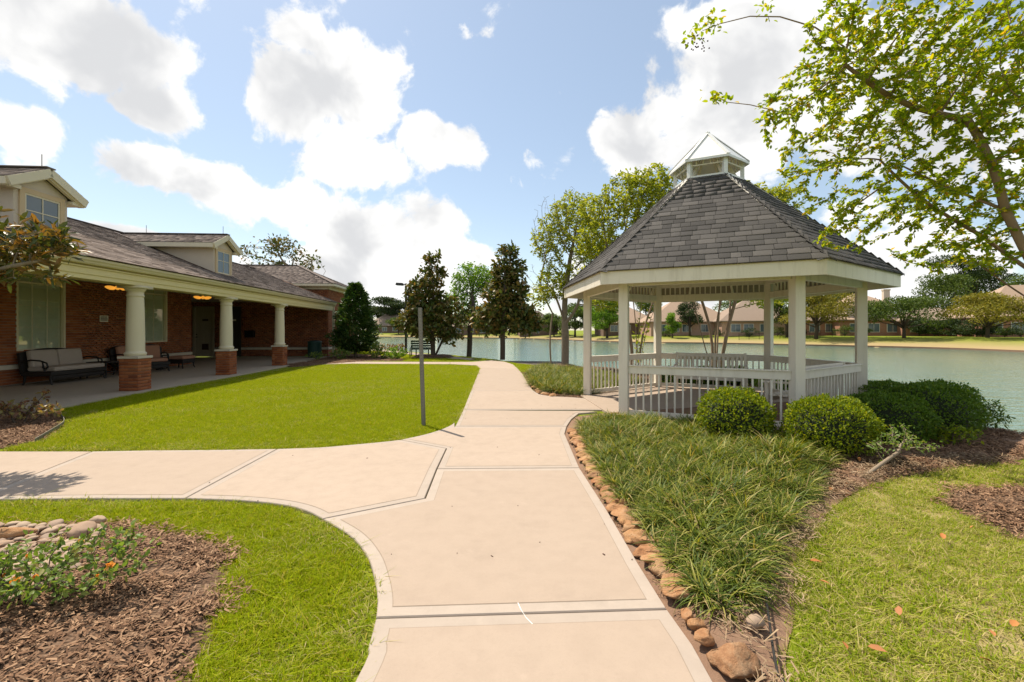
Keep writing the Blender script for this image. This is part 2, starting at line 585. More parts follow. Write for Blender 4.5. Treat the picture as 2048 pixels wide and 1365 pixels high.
mat_farbrick('house_brick_red', (.30, .11, .06), (.36, .15, .085), (.36, .28, .22))
mat_farbrick('house_brick_rose', (.40, .22, .15), (.46, .27, .19), (.42, .33, .26))
mat_farbrick('house_brick_dark', (.15, .085, .06), (.19, .11, .08), (.2, .16, .13))
plain('house_siding', (.56, .45, .34), (.50, .40, .30), 2, .8)
plain('house_roof_tan', (.36, .255, .18), (.29, .205, .145), 3, .95, bump=.5, bscale=8)
plain('house_roof_brown', (.29, .215, .16), (.23, .17, .125), 3, .95, bump=.5, bscale=8)
plain('house_roof_dark', (.15, .115, .095), (.12, .09, .075), 3, .95, bump=.5, bscale=8)


# ------------------------------------------------------------------ mesh helpers
class MB:
    def __init__(s):
        s.v, s.f, s.mi, s.r = [], [], [], []

    def add(s, verts, faces, mi=0, rnd=0.0):
        o = len(s.v)
        s.v += [tuple(p) for p in verts]
        s.f += [tuple(i + o for i in f) for f in faces]
        s.mi += [mi] * len(faces)
        s.r += [rnd] * len(verts)
        return s

    def box(s, c, size, rot=None, mi=0, rnd=0.0, taper=1.0):
        hx, hy, hz = size[0] / 2, size[1] / 2, size[2] / 2
        vs = []
        for z, k in ((-hz, 1.0), (hz, taper)):
            vs += [(-hx * k, -hy * k, z), (hx * k, -hy * k, z), (hx * k, hy * k, z), (-hx * k, hy * k, z)]
        if rot is not None:
            vs = [tuple(rot @ Vector(v)) for v in vs]
        vs = [(v[0] + c[0], v[1] + c[1], v[2] + c[2]) for v in vs]
        return s.add(vs, [(3, 2, 1, 0), (4, 5, 6, 7), (0, 1, 5, 4), (1, 2, 6, 5), (2, 3, 7, 6), (3, 0, 4, 7)], mi, rnd)

    def span(s, x0, x1, y0, y1, z0, z1, mi=0):
        return s.box(((x0 + x1) / 2, (y0 + y1) / 2, (z0 + z1) / 2), (abs(x1 - x0), abs(y1 - y0), abs(z1 - z0)), mi=mi)

    def beam(s, a, b, w, h, up=(0, 0, 1), mi=0):
        a, b = Vector(a), Vector(b)
        d = (b - a)
        L = d.length
        y = d.normalized()
        x = y.cross(Vector(up)).normalized()
        z = x.cross(y)
        rot = Matrix((x, y, z)).transposed()
        return s.box((a + b) / 2, (w, L, h), rot, mi)

    def tube(s, pts, rad, n=8, caps=True, mi=0, rnd=0.0):
        pts = [Vector(p) for p in pts]
        if isinstance(rad, (int, float)):
            rad = [rad] * len(pts)
        vs, fs = [], []
        ref = Vector((0, 0, 1))
        d0 = (pts[1] - pts[0]).normalized()
        if abs(d0.dot(ref)) > .95:
            ref = Vector((1, 0, 0))
        x = d0.cross(ref).normalized()
        for i, p in enumerate(pts):
            if i == 0:
                d = d0
            elif i == len(pts) - 1:
                d = (pts[i] - pts[i - 1]).normalized()
            else:
                d = (pts[i + 1] - pts[i - 1]).normalized()
            x = (x - d * x.dot(d))
            x = x.normalized() if x.length > 1e-6 else d.orthogonal().normalized()
            y = d.cross(x)
            for k in range(n):
                a = 2 * math.pi * k / n
                vs.append(p + (x * math.cos(a) + y * math.sin(a)) * rad[i])
        for i in range(len(pts) - 1):
            for k in range(n):
                fs.append((i * n + k, i * n + (k + 1) % n, (i + 1) * n + (k + 1) % n, (i + 1) * n + k))
        if caps:
            fs.append(tuple(range(n - 1, -1, -1)))
            fs.append(tuple((len(pts) - 1) * n + k for k in range(n)))
        return s.add(vs, fs, mi, rnd)

    def lathe(s, prof, c=(0, 0, 0), n=24, mi=0):
        vs, fs = [], []
        for (r, z) in prof:
            for k in range(n):
                a = 2 * math.pi * k / n
                vs.append((c[0] + r * math.cos(a), c[1] + r * math.sin(a), c[2] + z))
        for i in range(len(prof) - 1):
            for k in range(n):
                fs.append((i * n + k, i * n + (k + 1) % n, (i + 1) * n + (k + 1) % n, (i + 1) * n + k))
        fs.append(tuple(range(n - 1, -1, -1)))
        fs.append(tuple((len(prof) - 1) * n + k for k in range(n)))
        return s.add(vs, fs, mi)

    def prism(s, poly, z0, z1, mi=0):
        n = len(poly)
        vs = [(p[0], p[1], z0) for p in poly] + [(p[0], p[1], z1) for p in poly]
        fs = [tuple(range(n - 1, -1, -1)), tuple(range(n, 2 * n))] + [(i, (i + 1) % n, n + (i + 1) % n, n + i) for i in range(n)]
        return s.add(vs, fs, mi)

    def mesh(s, name, mats, smooth=False):
        me = bpy.data.meshes.new(name)
        me.from_pydata(s.v, [], s.f)
        for m in (mats if isinstance(mats, (list, tuple)) else [mats]):
            me.materials.append(MATS[m] if isinstance(m, str) else m)
        if any(s.mi):
            me.polygons.foreach_set('material_index', s.mi)
        if any(s.r):
            a = me.attributes.new('rnd', 'FLOAT', 'POINT')
            a.data.foreach_set('value', s.r)
        if smooth:
            me.polygons.foreach_set('use_smooth', [True] * len(s.f))
        me.update()
        return me

    def build(s, name, mats, parent=None, smooth=False, bevel=0.0, **tags):
        o = bpy.data.objects.new(name, s.mesh(name, mats, smooth))
        COL.objects.link(o)
        if parent is not None:
            o.parent = parent
        if bevel:
            b = o.modifiers.new('soft_edges', 'BEVEL')
            b.width = bevel
            b.segments = 2
            b.limit_method = 'ANGLE'
        tag(o, **tags)
        return o


def tag(o, label=None, cat=None, group=None, kind=None):
    if label:
        o['label'] = label
    if cat:
        o['category'] = cat
    if group:
        o['group'] = group
    if kind:
        o['kind'] = kind
    return o


def empty(name, loc=(0, 0, 0), rz=0.0, **tags):
    o = bpy.data.objects.new(name, None)
    COL.objects.link(o)
    o.empty_display_size = .2
    o.location = loc
    o.rotation_euler = (0, 0, rz)
    return tag(o, **tags)


def copy_tree(o, parent=None):
    c = o.copy()
    COL.objects.link(c)
    c.parent = parent
    for ch in list(o.children):
        copy_tree(ch, c)
    return c


def np_mesh(name, V, Fq, mat, rnd=None, smooth=False):
    """V (n,3), Fq (m,k) faces of equal size"""
    V = np.asarray(V, np.float32)
    Fq = np.asarray(Fq, np.int32)
    me = bpy.data.meshes.new(name)
    me.vertices.add(len(V))
    me.vertices.foreach_set('co', V.ravel())
    m, k = Fq.shape
    me.loops.add(m * k)
    me.loops.foreach_set('vertex_index', Fq.ravel())
    me.polygons.add(m)
    me.polygons.foreach_set('loop_start', np.arange(0, m * k, k, dtype=np.int32))
    if smooth:
        me.polygons.foreach_set('use_smooth', np.ones(m, bool))
    me.materials.append(MATS[mat])
    if rnd is not None:
        a = me.attributes.new('rnd', 'FLOAT', 'POINT')
        a.data.foreach_set('value', np.asarray(rnd, np.float32))
    me.update(calc_edges=True)
    me.validate()
    return me


def norm(a):
    return a / np.maximum(np.linalg.norm(a, axis=-1, keepdims=True), 1e-9)


LEAF4 = (np.array([(0, 0, 0), (.27, .45, .07), (0, 1, -.03), (-.27, .45, .07)]), np.array([(0, 1, 2), (0, 2, 3)]))
LEAF6 = (np.array([(0, 0, 0), (.21, .22, .05), (.25, .58, .05), (0, 1, -.12), (-.25, .58, .05), (-.21, .22, .05)]), np.array([(0, 1, 2, 3), (0, 3, 4, 5)]))
LEAFN = (np.array([(0, 0, 0), (.14, .3, .03), (.13, .68, .02), (0, 1, -.1), (-.13, .68, .02), (-.14, .3, .03)]), np.array([(0, 1, 2, 3), (0, 3, 4, 5)]))


def leaves_arrays(P, D, U, S, tpl, rnd):
    T, F = tpl
    y = norm(D)
    x = norm(np.cross(y, U))
    z = np.cross(x, y)
    V = P[:, None, :] + S[:, None, None] * (T[None, :, 0, None] * x[:, None] + T[None, :, 1, None] * y[:, None] + T[None, :, 2, None] * z[:, None])
    n, k = len(P), len(T)
    Fq = F[None] + (np.arange(n) * k)[:, None, None]
    return V.reshape(-1, 3), Fq.reshape(-1, F.shape[1]), np.repeat(rnd, k)


def leaves_mesh(name, P, D, U, S, tpl, mat, rnd=None):
    rnd = rng.random(len(P)) if rnd is None else rnd
    V, F, r = leaves_arrays(P, D, U, S, tpl, rnd)
    return np_mesh(name, V, F, mat, r)


def link(name, me, parent=None, **tags):
    o = bpy.data.objects.new(name, me)
    COL.objects.link(o)
    if parent is not None:
        o.parent = parent
    return tag(o, **tags)


def unit_sphere(n):
    return norm(rng.normal(size=(n, 3)))


# pieces: the largest in view are objects that share one mesh, the rest one joined part
def pieces(name, mats4, unit, mat, parent, limit=300, rest_name=None, root=None):
    V, F = unit
    me = np_mesh(name, V, F, mat)
    M = np.array([np.array(m) for m in mats4])
    Wm = np.eye(4) if root is None else np.array(Matrix.Translation(root.location) @ root.rotation_euler.to_matrix().to_4x4())
    cen = M[:, :3, 3] @ Wm[:3, :3].T + Wm[:3, 3]
    d = np.linalg.norm(cen - np.array([0, 0, EYE]), axis=1)
    inview = (cen[:, 1] > .3) & (np.abs(cen[:, 0] / np.maximum(cen[:, 1], .1)) < 1.2)
    order = np.argsort(np.where(inview, d, d + 1e4))
    for i in order[:limit]:
        o = bpy.data.objects.new(name, me)
        COL.objects.link(o)
        o.parent = parent
        o.matrix_local = Matrix(M[i].tolist())
    rest = order[limit:]
    if len(rest):
        Vh = np.c_[V, np.ones(len(V))]
        VV = np.einsum('nij,kj->nki', M[rest], Vh)[:, :, :3].reshape(-1, 3)
        FF = (np.asarray(F)[None] + (np.arange(len(rest)) * len(V))[:, None, None]).reshape(-1, len(F[0]))
        m2 = np_mesh(rest_name or name + '_field', VV, FF, mat, np.repeat(rng.random(len(rest)), len(V)))
        o = bpy.data.objects.new(rest_name or name + '_field', m2)
        COL.objects.link(o)
        o.parent = parent
        o['kind'] = 'stuff'


def unit_box(bev=0.0):
    v = np.array([(-.5, -.5, -.5), (.5, -.5, -.5), (.5, .5, -.5), (-.5, .5, -.5), (-.5, -.5, .5), (.5, -.5, .5), (.5, .5, .5), (-.5, .5, .5)])
    f = np.array([(3, 2, 1, 0), (4, 5, 6, 7), (0, 1, 5, 4), (1, 2, 6, 5), (2, 3, 7, 6), (3, 0, 4, 7)])
    return v, f


def unit_shingle():
    v = np.array([(-.5, 0, -.3), (.5, 0, -.3), (.5, 1, -.3), (-.5, 1, -.3), (-.5, 0, 1), (.5, 0, 1), (.5, 1, .1), (-.5, 1, .1)])
    return v, unit_box()[1]


def frame_mat(o, x, y, z, sx, sy, sz):
    m = np.eye(4)
    m[:3, 0] = np.array(x) * sx
    m[:3, 1] = np.array(y) * sy
    m[:3, 2] = np.array(z) * sz
    m[:3, 3] = o
    return m


def roof_face(o, u, v, L, wl, wr, exposure=.145, wmin=.16, wmax=.36, thick=.012):
    """shingle matrices on a plane: o eave origin, u along the eave, v up the slope; wl/wr: limits along u at slope distance s"""
    o, u, v = np.array(o, float), norm(np.array(u, float)), norm(np.array(v, float))
    n = np.cross(u, v)
    out = []
    k = 0
    s = -.02
    while s < L - .03:
        a, b = wl(max(s, 0)), wr(max(s, 0))
        x = a - random.uniform(0, .2)
        while x < b - .02:
            w = random.uniform(wmin, wmax)
            x0, x1 = max(x, a), min(x + w, b)
            if b - x1 < .06:
                x1 = b
            if x1 - x0 > .03:
                th = thick * random.uniform(.75, 1.35)
                hh = min(exposure * 1.3, L - s + .02)
                out.append(frame_mat(o + u * (x0 + x1) / 2 + v * s + n * .006, u, v, n, x1 - x0 - .006, hh, th))
            x = x1 if x1 == b else x + w
        s += exposure
        k += 1
    return out


def brick_rect(o, u, w_, z0, z1, holes=(), n=None, bl=.20, ch=.076, depth=.03, start=0):
    """brick matrices on a vertical wall: o base point, u along, outward normal = u x z; holes as (u0,u1,z0,z1)"""
    o, u = np.array(o, float), norm(np.array(u, float))
    zz = np.array((0, 0, 1.0))
    nn = np.cross(u, zz)
    out = []
    rows = int(round((z1 - z0) / ch))
    ch = (z1 - z0) / rows
    j = .010
    for r in range(rows):
        za = z0 + r * ch
        segs = [(0.0, w_)]
        for (a, b, c, d) in holes:
            if za + ch * .5 > c and za + ch * .5 < d:
                ns = []
                for (p, q) in segs:
                    if b <= p or a >= q:
                        ns.append((p, q))
                    else:
                        if a > p:
                            ns.append((p, a))
                        if b < q:
                            ns.append((b, q))
                segs = ns
        for (p, q) in segs:
            off = (bl + j) / 2 if (r + start) % 2 else 0
            k0 = math.floor((p + off) / (bl + j))
            x = k0 * (bl + j) - off
            while x < q - 1e-4:
                x0, x1 = max(x, p), min(x + bl, q)
                if x1 - x0 > .025:
                    cc = o + u * (x0 + x1) / 2 + zz * (za + ch / 2) + nn * (random.uniform(-.0015, .0015) - depth / 2 + .008)
                    out.append(frame_mat(cc, u, nn, zz, x1 - x0, depth, ch - j))
                x += bl + j
    return out


# scatter: points with rotation, scale and choice; one geometry-node object per kind of ground cover
def scatter(name, P, rot, scl, idx, sources, parent=None, **tags):
    me = bpy.data.meshes.new(name)
    me.vertices.add(len(P))
    me.vertices.foreach_set('co', np.asarray(P, np.float32).ravel())
    a = me.attributes.new('rot', 'FLOAT_VECTOR', 'POINT'); a.data.foreach_set('vector', np.asarray(rot, np.float32).ravel())
    a = me.attributes.new('scl', 'FLOAT', 'POINT'); a.data.foreach_set('value', np.asarray(scl, np.float32))
    a = me.attributes.new('idx', 'INT', 'POINT'); a.data.foreach_set('value', np.asarray(idx, np.int32))
    o = link(name, me, parent, **tags)
    g = bpy.data.node_groups.new(name + '_nodes', 'GeometryNodeTree')
    g.interface.new_socket('Geometry', in_out='INPUT', socket_type='NodeSocketGeometry')
    g.interface.new_socket('Geometry', in_out='OUTPUT', socket_type='NodeSocketGeometry')
    gi, go = g.nodes.new('NodeGroupInput'), g.nodes.new('NodeGroupOutput')
    iop = g.nodes.new('GeometryNodeInstanceOnPoints')
    jn = g.nodes.new('GeometryNodeJoinGeometry')
    for k, sm in enumerate(reversed(sources)):
        src = bpy.data.objects.new(name + '_source', sm)
        oi = g.nodes.new('GeometryNodeObjectInfo')
        oi.inputs['Object'].default_value = src
        oi.inputs['As Instance'].default_value = True
        g.links.new(oi.outputs['Geometry'], jn.inputs[0])

    def attr(nm, typ):
        n = g.nodes.new('GeometryNodeInputNamedAttribute')
        n.data_type = typ
        n.inputs['Name'].default_value = nm
        return n.outputs['Attribute']
    e2r = g.nodes.new('FunctionNodeEulerToRotation')
    g.links.new(attr('rot', 'FLOAT_VECTOR'), e2r.inputs[0])
    g.links.new(gi.outputs[0], iop.inputs['Points'])
    g.links.new(jn.outputs[0], iop.inputs['Instance'])
    iop.inputs['Pick Instance'].default_value = True
    g.links.new(attr('idx', 'INT'), iop.inputs['Instance Index'])
    g.links.new(e2r.outputs[0], iop.inputs['Rotation'])
    g.links.new(attr('scl', 'FLOAT'), iop.inputs['Scale'])
    g.links.new(iop.outputs[0], go.inputs[0])
    md = o.modifiers.new('scatter', 'NODES')
    md.node_group = g
    return o


def inside(P, poly):
    x, y = P[:, 0], P[:, 1]
    poly = np.asarray(poly)[:, :2]
    c = np.zeros(len(P), bool)
    n = len(poly)
    for i in range(n):
        x0, y0 = poly[i]
        x1, y1 = poly[(i + 1) % n]
        if y0 == y1:
            continue
        k = ((y0 > y) != (y1 > y)) & (x < (x1 - x0) * (y - y0) / (y1 - y0) + x0)
        c ^= k
    return c


def edge_dist(P, poly, closed=True):
    poly = np.asarray(poly, float)[:, :2]
    d = np.full(len(P), 1e9)
    n = len(poly)
    for i in range(n if closed else n - 1):
        a, b = poly[i], poly[(i + 1) % n]
        ab = b - a
        t = np.clip(((P[:, :2] - a) @ ab) / max(ab @ ab, 1e-12), 0, 1)
        q = a + t[:, None] * ab
        d = np.minimum(d, np.hypot(P[:, 0] - q[:, 0], P[:, 1] - q[:, 1]))
    return d


def smooth_curve(pts, n=6):
    """Catmull-Rom through points (open)"""
    p = np.array([q[:2] for q in pts], float)
    p = np.vstack([2 * p[0] - p[1], p, 2 * p[-1] - p[-2]])
    out = []
    for i in range(1, len(p) - 2):
        for t in np.linspace(0, 1, n, endpoint=False):
            a = .5 * (2 * p[i] + (p[i + 1] - p[i - 1]) * t + (2 * p[i - 1] - 5 * p[i] + 4 * p[i + 1] - p[i + 2]) * t * t + (-p[i - 1] + 3 * p[i] - 3 * p[i + 1] + p[i + 2]) * t ** 3)
            out.append(tuple(a))
    out.append(tuple(p[-2]))
    return out


def clean_inset(poly, d):
    """inwards offset without folds: drops offset points that come too near the outline"""
    q = np.array(inset(poly, d))
    ok = (edge_dist(q, poly) > d * .985) & inside(q, poly)
    return [tuple(p) for p in q[ok]]


def gp(*pts):
    return [G(x, y)[:2] for (x, y) in pts]


def ccw(poly):
    a = sum(poly[i][0] * poly[(i + 1) % len(poly)][1] - poly[(i + 1) % len(poly)][0] * poly[i][1] for i in range(len(poly)))
    return poly if a > 0 else poly[::-1]


def inset(poly, d):
    """offset a ccw polygon inwards by mitred edges"""
    p = np.array(poly)
    n = len(p)
    e = norm(np.roll(p, -1, 0) - p)
    nrm = np.c_[-e[:, 1], e[:, 0]]
    out = []
    for i in range(n):
        a, b = nrm[i - 1], nrm[i]
        m = a + b
        k = m @ m
        m = a if k < 1e-6 else m / k * 2
        ln = np.linalg.norm(m)
        if ln > 2.0:
            m = m / ln * 2.0
        out.append(tuple(p[i] + m * d))
    return out

# ------------------------------------------------------------------ terrain, lake
ZW = -0.9                                   # water level
near_shore = [(13, -12), (10.6, -2), (8.9, 3.4), (7.75, 6.6), (8.0, 9), (8.9, 12.5), (8.9, 15.2), (6.8, 17.6), (4.2, 18.7), (2.6, 19.2),
              (1.3, 20.8), (.2, 23.4), (-2.2, 26.8), (-5.0, 31), (-11, 38), (-26, 47), (-60, 58)]
far_px = [(700, 674.2), (760, 674.8), (860, 675.6), (1000, 677.2), (1100, 679.6), (1180, 683), (1280, 686.3), (1400, 687.5), (1500, 689.2), (1620, 692), (1750, 694.8), (1900, 699), (2048, 705), (2200, 712)]
far_shore = [G(x, y, ZW)[:2] for x, y in far_px]
near_s = smooth_curve(near_shore, 5)
far_s = smooth_curve(far_shore, 4)
lake = near_s + [(-130, 90), (-150, 165)] + far_s + [(75, 15), (60, -30)]


def lake_sd(P):
    d = edge_dist(P, lake)
    return np.where(inside(P, lake), -d, d)


def ground_z(P):
    P = np.asarray(P, float)
    sd = lake_sd(P)
    dn = edge_dist(P, near_s, False)
    df = edge_dist(P, far_s, False)
    near = dn < df
    zn = np.where(sd > 0, -.03 - np.clip(1 - sd / 1.6, 0, 1) ** 2 * .75, -.8 + sd * .6)
    zf = np.where(sd > 0, ZW + .12 + np.clip(sd / 13, 0, 1) ** .8 * 1.25, ZW - .2 + sd * .4)
    z = np.where(near, zn, zf)
    return np.maximum(z, -2.5), sd, near


def axis(lo, f0, f1, hi, fine, grow):
    xs = list(np.arange(f0, f1 + fine / 2, fine))
    st, x = fine, f1
    while x < hi:
        st *= grow
        x += st
        xs.append(min(x, hi))
    st, x = fine, f0
    pre = []
    while x > lo:
        st *= grow
        x -= st
        pre.append(max(x, lo))
    return np.array(pre[::-1] + xs)


gx = axis(-1500, -14, 14, 1500, .3, 1.06)
gy = axis(-300, -3, 34, 3000, .3, 1.05)
XX, YY = np.meshgrid(gx, gy)
GP = np.c_[XX.ravel(), YY.ravel()]
gz, gsd, gnear = ground_z(GP)
nx, ny = len(gx), len(gy)
ii = (np.arange(ny - 1)[:, None] * nx + np.arange(nx - 1)[None]).ravel()
terr = np_mesh('ground', np.c_[GP, gz], np.c_[ii, ii + 1, ii + nx + 1, ii + nx], 'ground_soil', smooth=True)
a = terr.attributes.new('dry', 'FLOAT', 'POINT')
dry_in = inside(GP, [(1.2, .6), (1.45, 2.0), (1.75, 2.6), (2.1, 3.2), (3.4, 4.3), (5.2, 4.9), (7, 5.2), (8, 3), (6, .6)])
a.data.foreach_set('value', np.where(dry_in, .95, np.where(gnear, 0, np.clip(1.15 - gsd / 11, 0, 1))).astype(np.float32))
link('ground', terr, label='grassy ground around the lake', kind='structure')

w = MB()
w.add([(-400, -60, ZW), (400, -60, ZW), (400, 400, ZW), (-400, 400, ZW)], [(0, 1, 2, 3)])
w.build('lake_water', 'lake_water', label='pale turquoise rippled lake water', kind='structure')
# worn vertical soil edge where the far lawn meets the water
e = MB()
for i in range(len(far_s) - 1):
    p, q = far_s[i], far_s[i + 1]
    e.add([(p[0], p[1], ZW - .3), (q[0], q[1], ZW - .3), (q[0], q[1], ZW + .2), (p[0], p[1], ZW + .2), (p[0] + .3, p[1] + .5, ZW + .2), (q[0] + .3, q[1] + .5, ZW + .2)],
          [(0, 1, 2, 3), (3, 2, 5, 4)])
e.build('bank_edge', 'bare_soil', label='dark eroded soil edge along the far shore', kind='structure')

# ------------------------------------------------------------------ sidewalks
walk = empty('sidewalk', label='tan concrete sidewalk of jointed slabs with smooth border bands', kind='structure')
LE = gp((750, 1236), (753, 1200), (748, 1160), (734, 1115), (702, 1074), (645, 1038))          # inner curve of the lawn corner
LB = gp((645, 1038), (610, 1021), (560, 1009), (480, 1001), (370, 997))
LU = gp((555, 898), (640, 895), (700, 890), (760, 884.5), (800, 880))
UM = gp((800, 880), (850, 869), (885, 858), (905, 848), (915, 838))
RS = gp((1130, 868), (1160, 936))
slabs = {
    's0': [(-.95, -3.0)] + smooth_curve([(-.95, -3)] + [(-.80, .6)] + gp((706, 1365), (735, 1290), (750, 1236)), 5)[1:] + gp((1336, 1218), (1388, 1290), (1430, 1365)) + [(.98, .8), (1.15, -3)],
    's1': smooth_curve(LE, 6) + gp((850, 997), (873.6, 938), (1160, 936), (1215, 1020), (1280, 1130), (1336, 1218)),
    'l1': smooth_curve(LB, 4)[:-1] + gp((370, 997), (555, 898)) + smooth_curve(LU, 3)[1:] + gp((893, 897), (873.6, 938), (850, 997)),
    'l2': gp((370, 997), (190, 997), (0, 999), (-60, 1000), (185, 903), (300, 901), (430, 900), (555, 898)),
    'l3': gp((-60, 1000), (-400, 1005), (-760, 1010), (-330, 905), (-100, 903), (185, 903)),
    's2': smooth_curve(UM, 4)[:-1] + gp((912, 843), (910, 853), (1134, 853), (1130, 868), (1160, 936), (873.6, 938), (893, 897)),
    's3': gp((910, 853), (918, 837), (926, 820), (1225, 820), (1195, 824), (1158, 827), (1143, 839), (1134, 853)),
    's4': gp((926, 820), (942, 781), (1066, 781), (1079, 789), (1103, 793), (1152, 795.5), (1180, 798), (1225, 820)),
    's5': gp((942, 781), (960, 737), (1036, 738), (1045, 748), (1058, 770), (1066, 781)),
    's6': gp((960, 737), (953, 731), (900, 728.6), (900, 724.4), (946, 724.2), (938, 719.6), (986, 721), (1010, 724), (1026, 729), (1036, 738)),
    'c1': gp((900, 728.6), (700, 727.8), (640, 729), (640, 724.5), (700, 723.6), (900, 724.4)),
    'f1': gp((938, 719.6), (889, 716), (823, 709), (760, 702.5), (700, 698), (700, 695.5), (760, 699), (819, 704.8), (891, 712), (950, 717.8), (986, 721)),
}
wide_band = {'s0': .085, 's1': .085, 's2': .08, 'l1': .085, 'l2': .08, 's3': .07, 's4': .07}
SLAB_POLYS = {}
for k, poly in slabs.items():
    poly = ccw([tuple(p) for p in poly])
    SLAB_POLYS[k] = poly
    out = clean_inset(poly, .006)
    n = len(out)
    m = MB()
    ch = inset(out, .005)
    m.add([(p[0], p[1], -.12) for p in out] + [(p[0], p[1], -.007) for p in out] + [(p[0], p[1], 0) for p in ch],
          [(i, (i + 1) % n, n + (i + 1) % n, n + i) for i in range(n)] + [(n + i, n + (i + 1) % n, 2 * n + (i + 1) % n, 2 * n + i) for i in range(n)] + [tuple(2 * n + i for i in range(n))])
    bw = wide_band.get(k)
    so_ = m.build('slab', 'concrete_band' if bw else 'concrete', walk)
    if bw:
        gm = MB(); q = clean_inset(poly, bw)
        gm.add([(p[0], p[1], .0009) for p in q], [tuple(range(len(q)))]); gm.build('groove', 'groove', so_)
        gm = MB(); q = clean_inset(poly, bw + .005)
        gm.add([(p[0], p[1], .0018) for p in q], [tuple(range(len(q)))]); gm.build('broomed_field', 'concrete', so_)
jb = MB()
jb.prism([(-14, -3), (1.5, -3), (1.9, 6), (3, 9), (2.4, 22), (-14, 24)], -.2, -.055)
jb.build('joint_bed', 'joint', walk)
# white paint dribble and scrapes on the near slab
m = MB()
line = gp((1023, 1170), (1026, 1185), (1033, 1200), (1042, 1220), (1052, 1236), (1066, 1250), (1078, 1258))
for i in range(len(line) - 1):
    a, b = np.array(line[i]), np.array(line[i + 1])
    t = norm(b - a); nn = np.array((-t[1], t[0])) * random.uniform(.0012, .0026)
    m.add([(*(a + nn), .0016), (*(a - nn), .0016), (*(b - nn), .0016), (*(b + nn), .0016)], [(3, 2, 1, 0)][::-1])
for (x, y, r) in ((1022, 1131, .011), (1095, 1080, .012), (1085, 1088, .007), (970, 1033, .006), (1122, 1282, .007), (1135, 1290, .006), (893, 999, .005), (1105, 1272, .005)):
    c = G(x, y)
    m.add([(c[0] + r * random.uniform(.4, 1.3) * math.cos(t), c[1] + r * random.uniform(.5, 1.2) * math.sin(t), .0016) for t in np.linspace(0, 6.28, 9)[:-1]], [tuple(range(8))])
m.build('paint_drips', 'paint_mark', label='thin white paint dribble and drops on the near sidewalk slab', kind='stuff')

dm = MB()
for q in range(46):
    x, y = random.uniform(-3.5, 1.6), random.uniform(1.9, 9)
    if not any(inside(np.array([(x, y)]), p)[0] for p in SLAB_POLYS.values()):
        continue
    a, l = random.random() * 6.28, random.uniform(.005, .02)
    dm.box((x, y, .004), (l, l * random.uniform(.15, .6), .004), Matrix.Rotation(a, 3, 'Z'))
dm.build('walk_litter', 'dark_brown', label='scattered tiny leaf crumbs and twigs on the sidewalk', kind='stuff')

# ------------------------------------------------------------------ garden beds
BEDS = {
    'rose_bed': smooth_curve(gp((-420, 1075), (-150, 1056), (0, 1050), (70, 1053), (200, 1051), (300, 1053), (385, 1066), (432, 1086), (456, 1115), (452, 1155), (446, 1200), (432, 1260), (396, 1310), (352, 1365)), 4) + [(-1.55, 1.2), (-1.9, .2), (-4.5, .2)],
    'corner_bed': smooth_curve(gp((-160, 905), (0, 893), (35, 890), (85, 872), (118, 853), (127, 843), (120, 833), (90, 822), (20, 815), (-160, 810)), 4),
    'gazebo_bed': gp((1146, 832), (1136, 845), (1126, 866), (1152, 936), (1204, 1020), (1268, 1130), (1322, 1216), (1372, 1290), (1412, 1365)) + [(1.02, 1.2), (1.3, 1.2)] +
    smooth_curve(gp((1575, 1365), (1572, 1300), (1588, 1230), (1588, 1170), (1592, 1110), (1630, 1060), (1665, 1010), (1720, 975), (1780, 955), (1860, 940), (1940, 928), (2010, 922), (2080, 905)), 4) + [(7.6, 5.6), (7.45, 6.5), (7.2, 8.6), (6.9, 9.4), (6.3, 8), (4.3, 6.4), (1.9, 7.5)],
    'tree_ring': smooth_curve(gp((1874, 986), (1895, 976), (1960, 971), (2060, 976), (2160, 990), (2230, 1030), (2160, 1080), (2040, 1072), (1970, 1043), (1905, 1012), (1876, 990)), 4),
    'shore_bed': smooth_curve(gp((1046, 746), (1062, 774), (1080, 788), (1105, 792), (1170, 795), (1188, 791)), 4) + [(3.2, 11.8), (4.9, 12.6), (6.4, 11.4), (7.6, 13.2), (5.6, 15.6), (3.6, 17.9), (2.0, 18.9), (1.0, 17.6), (.55, 15.9)],
    'magnolia_ring': [(-4.4 + 1.25 * math.cos(t), 24.6 + 1.0 * math.sin(t)) for t in np.linspace(0, 6.28, 25)[:-1]],
    'trunk_mound': [(2.0 + .8 * math.cos(t), 17.6 + .75 * math.sin(t)) for t in np.linspace(0, 6.28, 25)[:-1]],
    'porch_bed': smooth_curve(gp((560, 731), (600, 734), (650, 729), (690, 726), (740, 722.5), (800, 722), (806, 718), (770, 712), (720, 709), (690, 709)), 4),
}
bed_label = {
    'rose_bed': 'brown bark mulch bed with river stones and a rose bush', 'corner_bed': 'mulch bed with metal edging beside the porch slab',
    'gazebo_bed': 'mulched bed wrapping the gazebo shrubs', 'tree_ring': 'round mulch ring beneath the overhanging tree',
    'shore_bed': 'planting bed between gazebo and shore', 'magnolia_ring': 'mulch mound around the forked magnolia', 'trunk_mound': 'mulch mound around the pale lakeside trunk', 'porch_bed': 'narrow mulch bed at the brick wing corner'}
BEDS = {k: ccw([tuple(p[:2]) for p in v]) for k, v in BEDS.items()}


